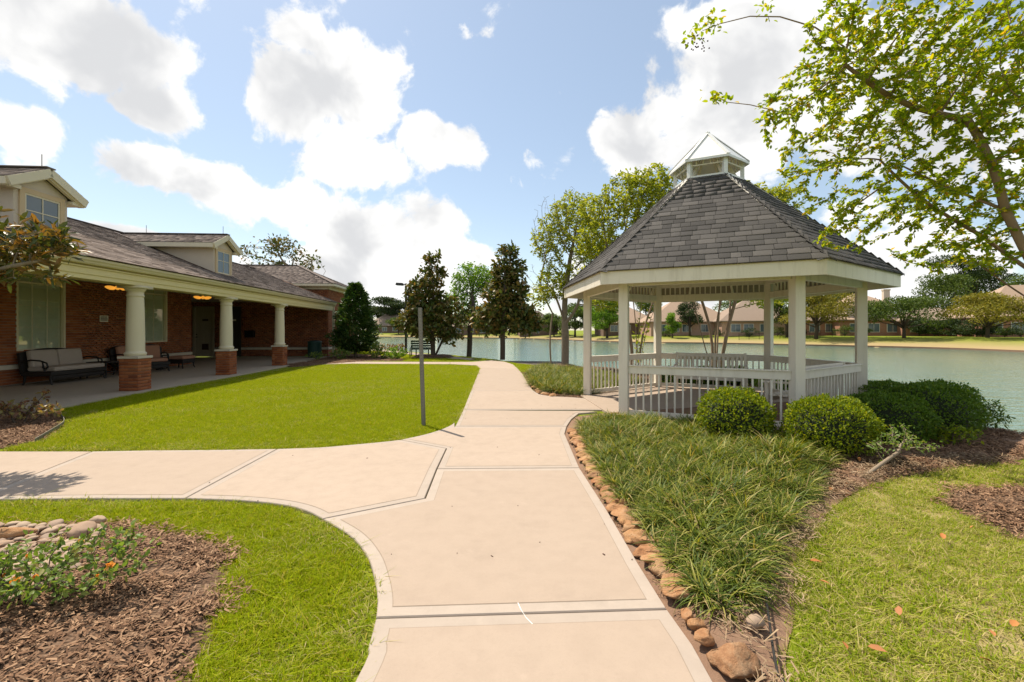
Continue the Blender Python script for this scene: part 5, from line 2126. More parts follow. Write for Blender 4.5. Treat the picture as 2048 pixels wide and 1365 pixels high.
def tree(name, label, base, stems, ells, n_att, step, influence, kill, tip, power, bark, leaf, leaf_size, per, base_r=None, seed=1, thr=2.0, spread=.05, tpl=LEAF4, droop=.1, gravity=0.0, extra=None, group=None, keep=1.0, shell=0.0, spray=False):
    root = empty(name, base, 0, label=label, cat='tree', group=group)
    A = in_ellipsoids(ells, n_att, seed, shell)
    N, par = grow(stems, A, step, influence, kill, seed=seed, gravity=gravity)
    me, r, kids = branch_mesh('trunk', N, par, tip, power, bark, base_r)
    link('trunk', me, root)
    P, D, U, S = leafy(N, par, r, tip * thr, per, leaf_size, spread, seed + 9, droop, spray=spray)
    if keep < 1:
        cl = vnoise(P * 1.0, 1.7, seed)
        sel = np.random.default_rng(seed).random(len(P)) < np.clip(keep + cl * .8, .05, 1)
        P, D, U, S = P[sel], D[sel], U[sel], S[sel]
    if extra is not None:
        P, D, U, S = extra(P, D, U, S)
    link('crown', leaves_mesh('crown', P, D, U, S, tpl, leaf), root)
    return root, N, par, r


def stem(p0, p1, k=6, bend=.1, seed=0):
    r = np.random.default_rng(seed)
    a, b = np.array(p0, float), np.array(p1, float)
    off = r.normal(0, bend, 3) * np.array((1, 1, .2))
    return [a + (b - a) * t + off * math.sin(math.pi * t) for t in np.linspace(0, 1, k)]


# --- the big overhanging crape myrtle (trunk just outside the frame), base at the mulch ring
TB = np.array((5.2, 4.2, 0.0))


def L_(x, y, Y):
    return np.array(at(x, y, Y)) - TB


st = []
st += [stem((0, 0, 0), L_(2125, 640, 4.6), 7, .06, 1)]                              # main stem up to fork
st += [stem((.06, .1, 0), L_(2150, 600, 4.9), 7, .06, 2)]
st += [stem((-.02, .14, 0), L_(2230, 500, 4.2), 7, .06, 3)]
fork = 6
st += [(stem(L_(2125, 640, 4.6), L_(2010, 420, 4.7), 6, .05, 4)[1:], 6)]
n0 = 7 * 3 + 5 - 1
st += [(stem(L_(2010, 420, 4.7), L_(1935, 240, 4.8), 5, .08, 5)[1:], n0)]
st += [(stem(L_(1935, 240, 4.8), L_(1690, 130, 5.0), 6, .08, 6)[1:], n0 + 4)]
st += [(stem(L_(2010, 420, 4.7), L_(1800, 330, 5.3), 6, .08, 7)[1:], n0)]
st += [(stem(L_(2150, 600, 4.9), L_(1960, 470, 5.2), 6, .08, 8)[1:], 13)]
n1 = n0 + 4 + 5 + 5
st += [(stem(L_(1960, 470, 5.2), L_(1760, 320, 5.4), 6, .08, 9)[1:], n1 + 5)]
st += [(stem(L_(2230, 500, 4.2), L_(2090, 200, 4.2), 6, .08, 10)[1:], 20)]
st += [(stem(L_(2125, 640, 4.6), L_(1900, 480, 5.6), 7, .05, 11)[1:], 6)]
ells = []
for (x, y, Y, rx, ry, rz) in ((1600, 210, 5.2, .55, .5, .42), (1720, 120, 5.0, .75, .6, .5), (1650, 320, 5.4, .70, .5, .35), (1800, 200, 5.0, .9, .8, .65), (1930, 130, 4.7, 1.0, .9, .8), (1780, 400, 5.4, .75, .6, .40),
                              (1930, 360, 5.0, .8, .8, .6), (2050, 250, 4.6, .9, .9, .9), (1900, 500, 5.4, .65, .6, .30), (2020, 470, 4.9, .6, .6, .40), (1700, 475, 5.5, .42, .4, .22), (1830, 30, 4.6, .8, .8, .5), (1620, 415, 5.5, .26, .3, .16), (2150, 100, 4.3, 1.0, .9, .9), (1700, 20, 4.9, .5, .5, .35), (1560, 265, 5.3, .25, .3, .2)):
    ells.append((L_(x, y, Y), (rx, ry, rz)))
root, N_, par_, r_ = tree('overhanging_tree', 'large leafy crape myrtle leaning over the gazebo roof from the mulch ring', tuple(TB), st, ells, 5200, .075, .7, .10, .0026, 2.35, 'bark_tan', 'leaf_myrtle', .064, 8, .042, 21, 3.0, .012, LEAF6, .12, keep=.9, spray=True)
# the long arching spray with berries reaching past the crown
m = MB()
spray = [L_(*p) for p in ((1690, 95, 5.1), (1630, 55, 5.15), (1560, 34, 5.2), (1500, 33, 5.2), (1440, 48, 5.2), (1405, 62, 5.2))]
sp = [np.array(p) for p in spray]
m.tube(sp, [.009, .008, .007, .006, .005, .003], 6)
spray2 = [L_(*p) for p in ((1600, 235, 5.3), (1550, 222, 5.3), (1500, 210, 5.3), (1455, 205, 5.3), (1432, 195, 5.3))]
m.tube(spray2, [.006, .006, .005, .004, .003], 6)
m.build('outer_twig', 'bark_tan', root)
g_ = np.random.default_rng(5)
PP = np.vstack([L_(1420, 45, 5.2) + g_.normal(0, (.085, .06, .06), (55, 3)), L_(1385, 72, 5.2) + g_.normal(0, (.05, .05, .025), (22, 3)), L_(1437, 198, 5.3) + g_.normal(0, (.09, .05, .035), (45, 3)), L_(1535, 15, 5.2) + g_.normal(0, (.04, .05, .09), (26, 3))])
k = len(PP)
link('outer_leaves', leaves_mesh('outer_leaves', PP, norm(g_.normal(size=(k, 3))), norm(np.array((0, 0, .6)) + g_.normal(0, .4, (k, 3))), g_.uniform(.05, .085, k), LEAF6, 'leaf_myrtle'), root)
m = MB()
for q in range(26):
    c = L_(1397, 88, 5.2) + g_.normal(0, (.055, .04, .035), 3)
    m.lathe([(.002, -.009), (.009, -.004), (.009, .004), (.002, .009)], tuple(c), 6)
bo = m.build('berry', 'dark_brown', root); bo['kind'] = 'stuff'

# --- lakeside trees
def loc_ells(base, lst):
    return [(np.array(at(x, y, Y)) - np.array(base), r) for (x, y, Y, r) in lst]


b = G(1130, 736)
b = (b[0], b[1], .0)
tb = np.array(b)
st = [stem((0, 0, 0), (.0, 0, 1.75), 7, .05, 1), (stem((0, 0, 1.75), (-.5, .1, 3.2), 5, .1, 2)[1:], 6), (stem((0, 0, 1.75), (.55, -.1, 3.3), 5, .1, 3)[1:], 6), (stem((0, 0, 1.5), (.15, .3, 3.8), 6, .1, 4)[1:], 5)]
tree('lakeside_tree', 'sparse spring tree with pale mottled trunk beside the gazebo entry', b, st,
     loc_ells(b, [(1150, 440, 17.8, (1.15, 1.0, 1.2)), (1120, 560, 17.6, (1.0, .9, .8)), (1190, 500, 17.8, (1.0, .9, 1.2)), (1100, 480, 17.8, (.8, .7, 1.0)), (1085, 590, 17.6, (.6, .6, .5)), (1215, 600, 17.6, (.9, .8, .5))]),
     2400, .12, 1.5, .15, .0042, 2.35, 'bark_grey', 'leaf_spring', .13, 9, .15, 31, 2.8, .05, LEAF4, .1, keep=.8, spray=True)
# bare winter twigs beside it
root = empty('bare_sapling', (b[0] - .5, b[1] + .5, 0), label='leafless grey sapling with upright twigs behind the sparse spring tree', cat='tree')
bb = (b[0] - .5, b[1] + .5, 0)
N, par = grow([stem((0, 0, 0), (.05, 0, 2.2), 6, .05, 8)], in_ellipsoids(loc_ells(bb, [(1100, 460, 18.2, (.9, .8, 1.7)), (1070, 560, 18.2, (.8, .6, .8)), (1145, 420, 18.2, (.4, .5, 1.1))]), 420, 5), .18, 1.8, .25, seed=6, gravity=.35)
me, r__, kk_ = branch_mesh('trunk', N, par, .005, 2.4, 'twig_pale', .035)
link('trunk', me, root)
for (nm, bx, by, Yb, lab, el, sd) in (
        ('multi_stem_tree', 1272, 752, 14.6, 'multi-stem crape myrtle behind the gazebo, nearer the entry side', [(1270, 400, 14.4, (1.2, 1.0, 1.0)), (1215, 480, 14.4, (1.1, .9, 1.0)), (1190, 420, 14.4, (.6, .6, .6)), (1310, 370, 14.4, (.8, .8, .7)), (1280, 540, 14.4, (1.2, 1.0, .5)), (1180, 560, 14.4, (.6, .6, .5))], 41),
        ('multi_stem_tree', 1432, 748, 15.2, 'multi-stem crape myrtle behind the gazebo, beside the rear bench', [(1430, 520, 15, (1.6, 1.3, .7)), (1500, 420, 15, (1.4, 1.2, .9)), (1400, 430, 15, (1.3, 1.2, .9)), (1560, 400, 15, (.8, .8, .6)), (1540, 600, 14.8, (.9, .8, .28)), (1590, 480, 14.8, (.6, .6, .5))], 42)):
    q = at(bx, by, Yb)
    q = (q[0], q[1], -.03)
    rr = np.random.default_rng(sd)
    st = []
    for k in range(6):
        a = k / 6 * 6.28 + rr.random() * .5
        tip_ = (math.cos(a) * rr.uniform(.5, .95), math.sin(a) * rr.uniform(.4, .8), rr.uniform(2.2, 2.9))
        st.append(stem((math.cos(a) * .12, math.sin(a) * .12, 0), tip_, 7, .12, sd + k))
    tree(nm, lab, q, st, loc_ells(q, el), 2200, .12, 1.4, .15, .0045, 2.35, 'bark_tan', 'leaf_spring' if sd == 41 else 'leaf_spring', .12, 11, .055, sd, 2.8, .05, LEAF4, .1, keep=.95, spray=True, group='multi-stem crape myrtles behind the gazebo')


# --- magnolias at the path bend: leaves in whorls at the twig ends
def magnolia(name, label, base, stems, ells, natt, seed, leaf='leaf_magnolia', size=.27, per=14, keep=1.0, bark='bark_dark', base_r=.13, tpl=LEAF6, spread=.10):
    return tree(name, label, base, stems, ells, natt, .16, 1.5, .22, .007, 2.3, bark, leaf, size, per, base_r, seed, 2.0, spread, tpl, -.1, keep=keep)


b = G(866, 715); b = (b[0], b[1], .08)
magnolia('magnolia_tree', 'bronze-leaved magnolia with a forked trunk beside the green bench', b, [stem((0, 0, 0), (-.05, 0, 1.1), 5, .04, 1), stem((.12, 0, 0), (.85, .1, 1.6), 6, .06, 2), (stem((-.05, 0, 1.1), (-.1, 0, 5.3), 10, .06, 3)[1:], 4)],
         loc_ells(b, [(855, 640, 24.6, (1.7, 1.3, 1.0)), (850, 590, 24.6, (1.25, 1.1, .8)), (865, 550, 24.6, (.95, .8, .7)), (862, 518, 24.6, (.55, .5, .5)), (910, 625, 24.6, (1.1, .9, 1.0)), (822, 645, 24.6, (1.0, .8, .8)), (880, 668, 24.6, (1.5, .9, .5))]), 800, 51, keep=.55)
b = G(1005, 719); b = (b[0], b[1], -.03)
magnolia('magnolia_tree', 'tall bronze-leaved magnolia with a single trunk at the path bend', b, [stem((0, 0, 0), (0, 0, 1.3), 5, .03, 1), (stem((0, 0, 1.3), (.05, 0, 5.7), 10, .05, 3)[1:], 4)],
         loc_ells(b, [(1012, 630, 23.2, (1.6, 1.3, 1.1)), (1012, 585, 23.2, (1.35, 1.2, .9)), (1018, 545, 23.2, (1.0, .9, .7)), (1018, 508, 23.2, (.55, .5, .5)), (1055, 645, 23.2, (.9, .8, .8)), (970, 640, 23.2, (1.0, .9, .8))]), 850, 52, keep=.66)
b = G(938, 713); b = (b[0], b[1], -.05)
root, N_, par_, r_ = tree('leafy_tree', 'lime green tree with a dark trunk between the two bronze magnolias', b, [stem((0, 0, 0), (.05, 0, 1.7), 5, .04, 1), (stem((.05, 0, 1.7), (.2, 0, 3.4), 6, .06, 3)[1:], 4), (stem((.05, 0, 1.4), (.9, .2, 2.8), 6, .06, 5)[1:], 4)],
     loc_ells(b, [(945, 560, 26, (1.3, 1.1, 1.0)), (920, 600, 26, (1.1, 1.0, .8)), (970, 560, 26, (1.0, .9, .8)), (940, 635, 26, (1.5, 1.0, .7))]), 1900, .13, 1.4, .16, .005, 2.3, 'bark_dark', 'leaf_lime', .15, 7, .15, 53, 2.6, .09, LEAF4, .1)
# cone magnolia by the wing
b = G(711, 716); b = (b[0], b[1], .0)
root = empty('magnolia_tree', b, label='dense dark green cone-shaped magnolia at the brick wing corner', cat='tree')
g_ = np.random.default_rng(61)
n = 11000
h = g_.random(n) ** 1.25
hh = .35 + h * 3.65
rad = 1.12 * np.minimum(1, (hh - .1) / .9) ** .6 * np.clip(1 - ((hh - .9) / 3.2), 0.02, 1) ** .62
az = g_.random(n) * 6.28
lump = 1 + .2 * np.sin(az * 3 + hh * 4) + .18 * np.sin(az * 5 - hh * 7) + .1 * np.sin(az * 8 + hh * 11)
rr_ = rad * lump * np.sqrt(g_.uniform(.3, 1, n))
P = np.c_[np.cos(az) * rr_, np.sin(az) * rr_, hh]
D = norm(np.c_[np.cos(az), np.sin(az), np.full(n, .35)] + g_.normal(0, .5, (n, 3)))
U = norm(np.array((0, 0, .8)) + g_.normal(0, .4, (n, 3)))
link('crown', leaves_mesh('crown', P, D, U, g_.uniform(.15, .27, n), LEAFN, 'leaf_evergreen'), root)
m = MB(); m.tube([(0, 0, -.05), (.02, 0, .6), (0, .02, 2), (0, 0, 3.7)], [.08, .07, .05, .012], 8)
for k in range(14):
    a = k * 2.4
    z = .5 + k * .2
    m.tube([(0, 0, z), (math.cos(a) * (1 - k * .06) * .8, math.sin(a) * (1 - k * .06) * .8, z + .35)], [.025, .008], 5)
m.build('trunk', 'bark_grey', root, smooth=True)
# tree beyond the wing roof: bare limbs with tufts of leaves
b = (-17.5, 38.0, 0.0)
magnolia('thin_tree', 'half bare tree with scattered leaf tufts rising beyond the wing roof', b, [stem((0, 0, 0), (0, 0, 4.5), 6, .1, 1), (stem((0, 0, 4.5), (-1.5, 0, 6.8), 5, .1, 2)[1:], 5), (stem((0, 0, 4.5), (1.4, 0, 6.6), 5, .1, 3)[1:], 5), (stem((0, 0, 4.5), (.1, .3, 7.6), 5, .1, 4)[1:], 5)],
         [(np.array(at(x, y, 38)) - np.array(b), r) for x, y, r in ((510, 510, (1.6, 1.2, 1.0)), (575, 500, (1.3, 1.2, 1.3)), (620, 525, (1.3, 1, .9)), (545, 490, (1.2, 1, .9)), (570, 540, (2.6, 1.5, .8)))], 900, 71, size=.30, per=6, keep=.40, bark='twig_pale', base_r=.2, spread=.16)

# --- near magnolia whose branch reaches in at the porch bed (trunk outside the frame)
TM = np.array((-8.0, 5.6, 0.0))
st = [stem((0, 0, 0), (.1, 0, 1.6), 5, .04, 1), (stem((.1, 0, 1.6), np.array(at(-60, 560, 5.4)) - TM, 6, .08, 2)[1:], 4)]
st += [(stem(np.array(at(-60, 560, 5.4)) - TM, np.array(at(95, 520, 5.35)) - TM, 6, .05, 3)[1:], 9), (stem((.1, 0, 1.6), (0, .2, 4.2), 7, .1, 4)[1:], 4)]
e1 = [(np.array(at(x, y, Y)) - TM, r) for (x, y, Y, r) in ((85, 490, 5.35, (.36, .3, .2)), (20, 500, 5.4, (.34, .3, .26)), (125, 480, 5.3, (.16, .2, .14)), (95, 555, 5.35, (.18, .2, .07)), (0, 560, 5.3, (.2, .2, .1)), (-50, 470, 5.4, (.4, .3, .3)), (2, 415, 5.4, (.09, .1, .08)), (75, 455, 5.4, (.2, .2, .1)))]*3
e1 += [((-.3, .1, 3.4), (.6, .6, .8))]
tree('magnolia_tree', 'glossy bronze-green magnolia branch reaching in front of the porch eave', tuple(TM), st, e1, 1500, .07, .9, .085, .0038, 2.3, 'bark_grey', 'leaf_magnolia_near', .15, 4, .07, 81, 2.2, .02, LEAFN, -.15)


# ------------------------------------------------------------------ shrubs
def boxwood(seed, n, rx, ry, rz, mat, size=.036):
    g = np.random.default_rng(seed)
    d = norm(g.normal(size=(n, 3)))
    d[:, 2] = np.where(d[:, 2] < -.55, -d[:, 2], d[:, 2])
    q = np.abs(d) ** 2.4
    sup = 1 / (q.sum(1) ** (1 / 2.4))
    az = np.arctan2(d[:, 1], d[:, 0])
    lump = 1 + .05 * np.sin(az * 4 + seed) + .045 * np.sin(d[:, 2] * 7 + az * 3 + seed) + .03 * np.sin(az * 9 + d[:, 2] * 11 + seed * 2)
    k = g.choice([1.075, 1.0, .96, .9, .8], n, p=[.035, .475, .25, .14, .10]) * g.normal(1, .014, n)
    P = d * (sup * lump * k)[:, None] * np.array((rx, ry, rz)) + np.array((0, 0, rz * .82))
    P[:, 2] = np.maximum(P[:, 2], .01)
    D = norm(d * .8 + g.normal(0, .6, (n, 3)) + np.array((0, 0, .25)))
    U = norm(d + g.normal(0, .55, (n, 3)))
    return leaves_mesh('foliage', P, D, U, size * g.uniform(.6, 1.25, n), LEAF6, mat)


def shrub(name, label, loc, dims, mat, seed, n=6500, size=.036, group=None):
    root = empty(name, loc, 0, label=label, cat='shrub', group=group)
    link('foliage', boxwood(seed, n, *dims, mat, size), root)
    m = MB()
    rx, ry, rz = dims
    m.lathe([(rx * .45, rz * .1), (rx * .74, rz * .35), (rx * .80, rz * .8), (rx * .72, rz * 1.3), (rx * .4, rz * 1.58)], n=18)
    o = m.build('inner_dark_core', 'core_dark', root, smooth=True)  # plain solid dark body, added inside the leaves so nothing shows through
    m = MB()
    for k in range(4):
        a = k * 1.6 + seed
        m.tube([(math.cos(a) * .05, math.sin(a) * .05, -.02), (math.cos(a) * rx * .5, math.sin(a) * ry * .5, rz * .6)], [.018, .01], 6)
    m.build('stem', 'bark_dark', root)
    return root


shrub('boxwood', 'bright clipped round boxwood before the front gazebo rail', at(1469, 867, 5.95)[:2] + (0,), (.45, .43, .375), 'leaf_box', 1)
shrub('boxwood', 'bright clipped round boxwood at the foot of the gazebo corner post', at(1661, 890, 5.42)[:2] + (0,), (.465, .44, .355), 'leaf_box', 2, 7000)
shrub('boxwood', 'dark clipped boxwood between the bright corner boxwood and the loose rose', at(1768, 880, 6.0)[:2] + (0,), (.50, .47, .34), 'leaf_box_dark', 3)
shrub('boxwood', 'dark clipped boxwood, largest of the lakeside cluster', at(1858, 870, 6.35)[:2] + (0,), (.52, .5, .39), 'leaf_box_dark', 4)
shrub('boxwood', 'dark clipped boxwood at the back of the lakeside cluster', at(1880, 850, 7.0)[:2] + (0,), (.45, .42, .36), 'leaf_box_dark', 5, 5000)
shrub('boxwood', 'dark clipped boxwood behind the right-angled gazebo rail near the water', at(1768, 830, 7.9)[:2] + (-.02,), (.50, .47, .32), 'leaf_box_dark', 6, 5000)
for k, (x, w) in enumerate(((1350, 'behind the entry end of the rear gazebo rail'), (1410, 'behind the middle of the rear gazebo rail'), (1470, 'behind the rear bench end of the gazebo rail'), (1560, 'behind the lakeside gazebo rail by the rear post'))):
    shrub('boxwood', 'low dark boxwood ' + w, at(x, 775, 12.3 if k < 3 else 11.0)[:2] + (-.03,), (.55, .5, .27), 'leaf_box_dark', 10 + k, 2600, .045)


def loose_shrub(name, label, loc, stems, ells, natt, mat, size, per, seed, tip=.003, base_r=.012, tpl=LEAF6, step=.05, keep=1.0, group=None, bark='bark_dark', cat='shrub'):
    root = empty(name, loc, 0, label=label, cat=cat, group=group)
    A = in_ellipsoids(ells, natt, seed)
    N, par = grow(stems, A, step, .6, step * 1.3, seed=seed, gravity=.1)
    me, r, _ = branch_mesh('stem', N, par, tip, 2.2, bark, base_r)
    link('stem', me, root)
    P, D, U, S = leafy(N, par, r, tip * 2.2, per, size, .02, seed)
    if keep < 1:
        s = np.random.default_rng(seed).random(len(P)) < keep
        P, D, U, S = P[s], D[s], U[s], S[s]
    link('foliage', leaves_mesh('foliage', P, D, U, S, tpl, mat), root)
    return root


q = G(1728, 955)
b = np.array(q)
tgt = np.array(at(1797, 905, 4.72)) - b
loose_shrub('leaning_shrub', 'loose pale green shrub with a bare leaning trunk before the dark boxwoods', q, [stem((0, 0, 0), tgt, 6, .01, 1)],
            [(np.array(at(x, y, 4.8)) - b, r) for (x, y, r) in ((1800, 878, (.22, .2, .13)), (1840, 893, (.22, .2, .07)), (1770, 890, (.16, .15, .06)), (1745, 890, (.08, .1, .05)), (1870, 890, (.07, .1, .03)), (1795, 850, (.1, .1, .07)))], 420, 'leaf_rose', .042, 4, 91, .0028, .02, bark='twig_pale')
q = at(1905, 900, 5.7)
loose_shrub('low_shrub', 'low spreading green shrub at the foot of the dark boxwoods', (q[0], q[1], 0), [stem((0, 0, 0), (.0, 0, .15), 3, .01, 1)], [((0, 0, .16), (.32, .28, .14))], 260, 'leaf_box', .05, 4, 92)
q = at(1955, 860, 6.5)
loose_shrub('nandina_shrub', 'feathery dark shrub at the water end of the boxwood cluster', (q[0], q[1], 0), [stem((0, 0, 0), (.0, 0, .2), 3, .01, 1)], [((0, 0, .32), (.34, .3, .22)), ((.12, 0, .2), (.38, .3, .14))], 330, 'leaf_box_dark', .06, 4, 93, tpl=LEAFN)
q = at(1560, 880, 5.95)
loose_shrub('rose_sprig', 'small pale rose sprig between the two bright boxwoods', (q[0], q[1], 0), [stem((0, 0, 0), (.0, 0, .12), 3, .01, 1)], [((0, 0, .2), (.16, .12, .10))], 90, 'leaf_rose', .045, 4, 94)
# rose bush in the stone bed
rb = loose_shrub('rose_bush', 'low rose bush with glossy leaves and orange blooms among river stones', (-2.42, 2.36, .0), [stem((0, 0, 0), (-.05, 0, .12), 3, .01, 1), stem((.05, .03, 0), (.16, .05, .16), 3, .01, 2), stem((-.06, .0, 0), (-.3, .0, .14), 3, .01, 3)],
                 [((0, 0, .17), (.33, .17, .09)), ((-.35, -.05, .16), (.4, .2, .10)), ((.24, .12, .22), (.20, .14, .10)), ((.05, .2, .27), (.26, .14, .12)), ((-.3, .1, .2), (.3, .2, .12))], 1000, 'leaf_rose', .040, 6, 95, .0022, .010)
g_ = np.random.default_rng(8)
for k, (x, y, Y, s) in enumerate(((220, 1140, 2.45, .030), (162, 1092, 2.62, .022), (55, 1122, 2.5, .018), (70, 1163, 2.4, .022), (30, 1170, 2.4, .03), (5, 1160, 2.45, .02), (195, 1160, 2.4, .012))):
    P = np.tile(np.array(at(x, y - 8, Y - .06)) - np.array((-2.42, 2.36, 0)), (16, 1)) + g_.normal(0, s * .12, (16, 3))
    D = norm(g_.normal(size=(16, 3)) + np.array((0, 0, .6)))
    link('bloom', leaves_mesh('bloom', P, D, norm(g_.normal(size=(16, 3))), np.full(16, s * .7), (np.array([(-.2, 0, 0), (.2, 0, 0), (.45, .7, .15), (.2, 1, .3), (-.2, 1, .3), (-.45, .7, .15)]), np.array([(0, 1, 2, 5), (5, 2, 3, 4)])), 'petal'), rb)
q = G(45, 850)
loose_shrub('rose_bush', 'twiggy rose bush with red young leaves in the corner mulch bed', (q[0], q[1], 0), [stem((0, 0, 0), (-.05, .1, .16), 3, .02, 1), stem((.05, 0, 0), (.35, .05, .2), 4, .02, 2), stem((-.1, 0, 0), (-.3, .1, .2), 3, .02, 3)],
            [((-.2, .1, .24), (.5, .3, .16)), ((.35, .05, .22), (.25, .2, .12)), ((.05, .3, .42), (.10, .1, .16))], 260, 'leaf_rose_red', .075, 3, 96, .004, .015, keep=.75)
# planting at the wing corner
for (x, y, Y, r, mat, lab, nn, sz, sd) in (
        (632, 722, 22.4, (.55, .4, .22), 'leaf_rose', 'sparse shrub before the green litter bin', 130, .09, 1),
        (680, 720, 22.6, (.55, .4, .32), 'leaf_rose', 'yellow green shrub at the downspout foot', 200, .10, 2),
        (752, 716, 23.4, (.45, .4, .45), 'leaf_rose', 'grey green shrub beside the cone magnolia', 220, .11, 3),
        (770, 718, 22.9, (.35, .3, .22), 'leaf_box_dark', 'small dark shrub beside the bright green clump', 150, .09, 4),
        (792, 719, 22.7, (.62, .5, .34), 'leaf_lime', 'bright lime green shrub clump before the lamp post', 420, .10, 5)):
    q = at(x, y, Y)
    loose_shrub('garden_shrub', lab, (q[0], q[1], 0), [stem((0, 0, 0), (0, 0, .1), 3, .01, 1)], [((0, 0, r[2]), r)], nn, mat, sz, 5, 110 + sd, .005, .02, step=.09, bark='bark_dark')
# flowering plants along the shore path
for k in range(7):
    q = at(752 + k * 9, 700 + k * .6, 33.5 - k * .5)
    loose_shrub('shore_plant', 'reddish upright plant in the row beside the shore path', (q[0], q[1], -.1), [stem((0, 0, 0), (0, 0, .2), 3, .01, 1)], [((0, 0, .4), (.32, .3, .3))], 70, 'leaf_rose_red', .14, 4, 130 + k, .006, .02, step=.14, group='reddish plants along the shore path')

# ------------------------------------------------------------------ street furniture
q = G(847, 850)
root = empty('sign_post', q, 0, label='bare galvanized steel post leaning slightly on the lawn edge', cat='post')
root.rotation_euler = (0, R(-1.75), R(8))
m = MB()
u = .019
m.span(-u, u, -.006, .0, -.1, 1.86)
for s in (-1, 1):
    m.beam((s * u, -.003, -.1), (s * (u + .004), .018, -.1), .004, .004)
    m.span(s * u - .002, s * u + .002, -.005, .022, -.1, 1.86)
    m.span(min(s * u, s * (u + .014)), max(s * u, s * (u + .014)), .022, .026, -.1, 1.86)
m.build('channel', 'galvanized', root)
m = MB()
for k in range(34):
    m.tube([(0, -.0085, .15 + k * .05), (0, -.0065, .15 + k * .05)], .0045, 6)
m.build('bolt_hole', 'black_metal', root)['kind'] = 'stuff'
q = G(812, 706)
root = empty('lamp_post', (q[0], q[1], 0), 0, label='dark square lamp post with two flat heads at the lakeside path', cat='lamp post')
hgt = at(812, 566, q[1])[2]
m = MB(); m.span(-.07, .07, -.07, .07, 0, hgt - .05); m.build('pole', 'pole_paint', root, bevel=.01)
m = MB(); m.span(-.14, .14, -.14, .14, -.05, .06); m.build('base_plate', 'pole_paint', root, bevel=.01)
for s in (-1, 1):
    m = MB(); m.span(s * .07, s * .2, -.03, .03, hgt - .14, hgt - .08); m.build('arm', 'pole_paint', root)
    m = MB(); m.box((s * .42, 0, hgt - .09), (.5, .32, .16), Matrix.Rotation(R(-3 * s), 3, 'Y'), taper=.86); h_ = m.build('lamp_head', 'pole_paint', root, bevel=.015)
    m = MB(); m.box((s * .42, 0, hgt - .178), (.4, .25, .012), Matrix.Rotation(R(-3 * s), 3, 'Y')); m.build('lens', 'far_glass', h_)
# bench seen from behind, with looped arms
q = G(843, 714)
root = empty('park_bench', (q[0], q[1] + .2, 0), R(6), label='dark green metal slat bench facing the lake beside the forked magnolia', cat='bench')
Lb = .62
for k in range(9):
    t = k / 8
    y, z = (.42 - .45 * min(1, t * 1.6)), (.44 + .0 * t)
    if t < .6:
        yy, zz = .40 - .42 * (t / .6), .44 - .05 * math.sin(t / .6 * 3.14)
    else:
        f_ = (t - .6) / .4
        yy, zz = -.04 - .16 * f_, .46 + .42 * f_
    m = MB(); m.box((0, yy, zz), (2 * Lb, .075 if t < .6 else .02, .02 if t < .6 else .095), Matrix.Rotation(0 if t < .6 else R(18), 3, 'X')); m.build('slat', 'green_metal', root)
for s in (-1, 1):
    x = s * (Lb + .03)
    m = MB(); m.tube([(x, -.28, 0), (x, -.30, .25), (x, -.2, .48), (x, 0, .6), (x, .25, .6), (x, .42, .5), (x, .46, .3), (x, .44, 0)], .03, 8); m.build('arm_loop', 'green_metal', root, smooth=True)
    m = MB(); m.tube([(s * Lb * .9, .4, .43), (s * Lb * .9, 0, .41), (s * Lb * .9, -.2, .9)], .022, 8); m.build('seat_bracket', 'green_metal', root)
    m = MB(); m.tube([(s * .35, .1, 0), (s * .35, .1, .42)], .035, 8); m.build('leg', 'green_metal', root)

# ------------------------------------------------------------------ far shore: houses, trees, fence
def far_ground(x, y):
    return float(ground_z(np.array([(x, y)]))[0][0])


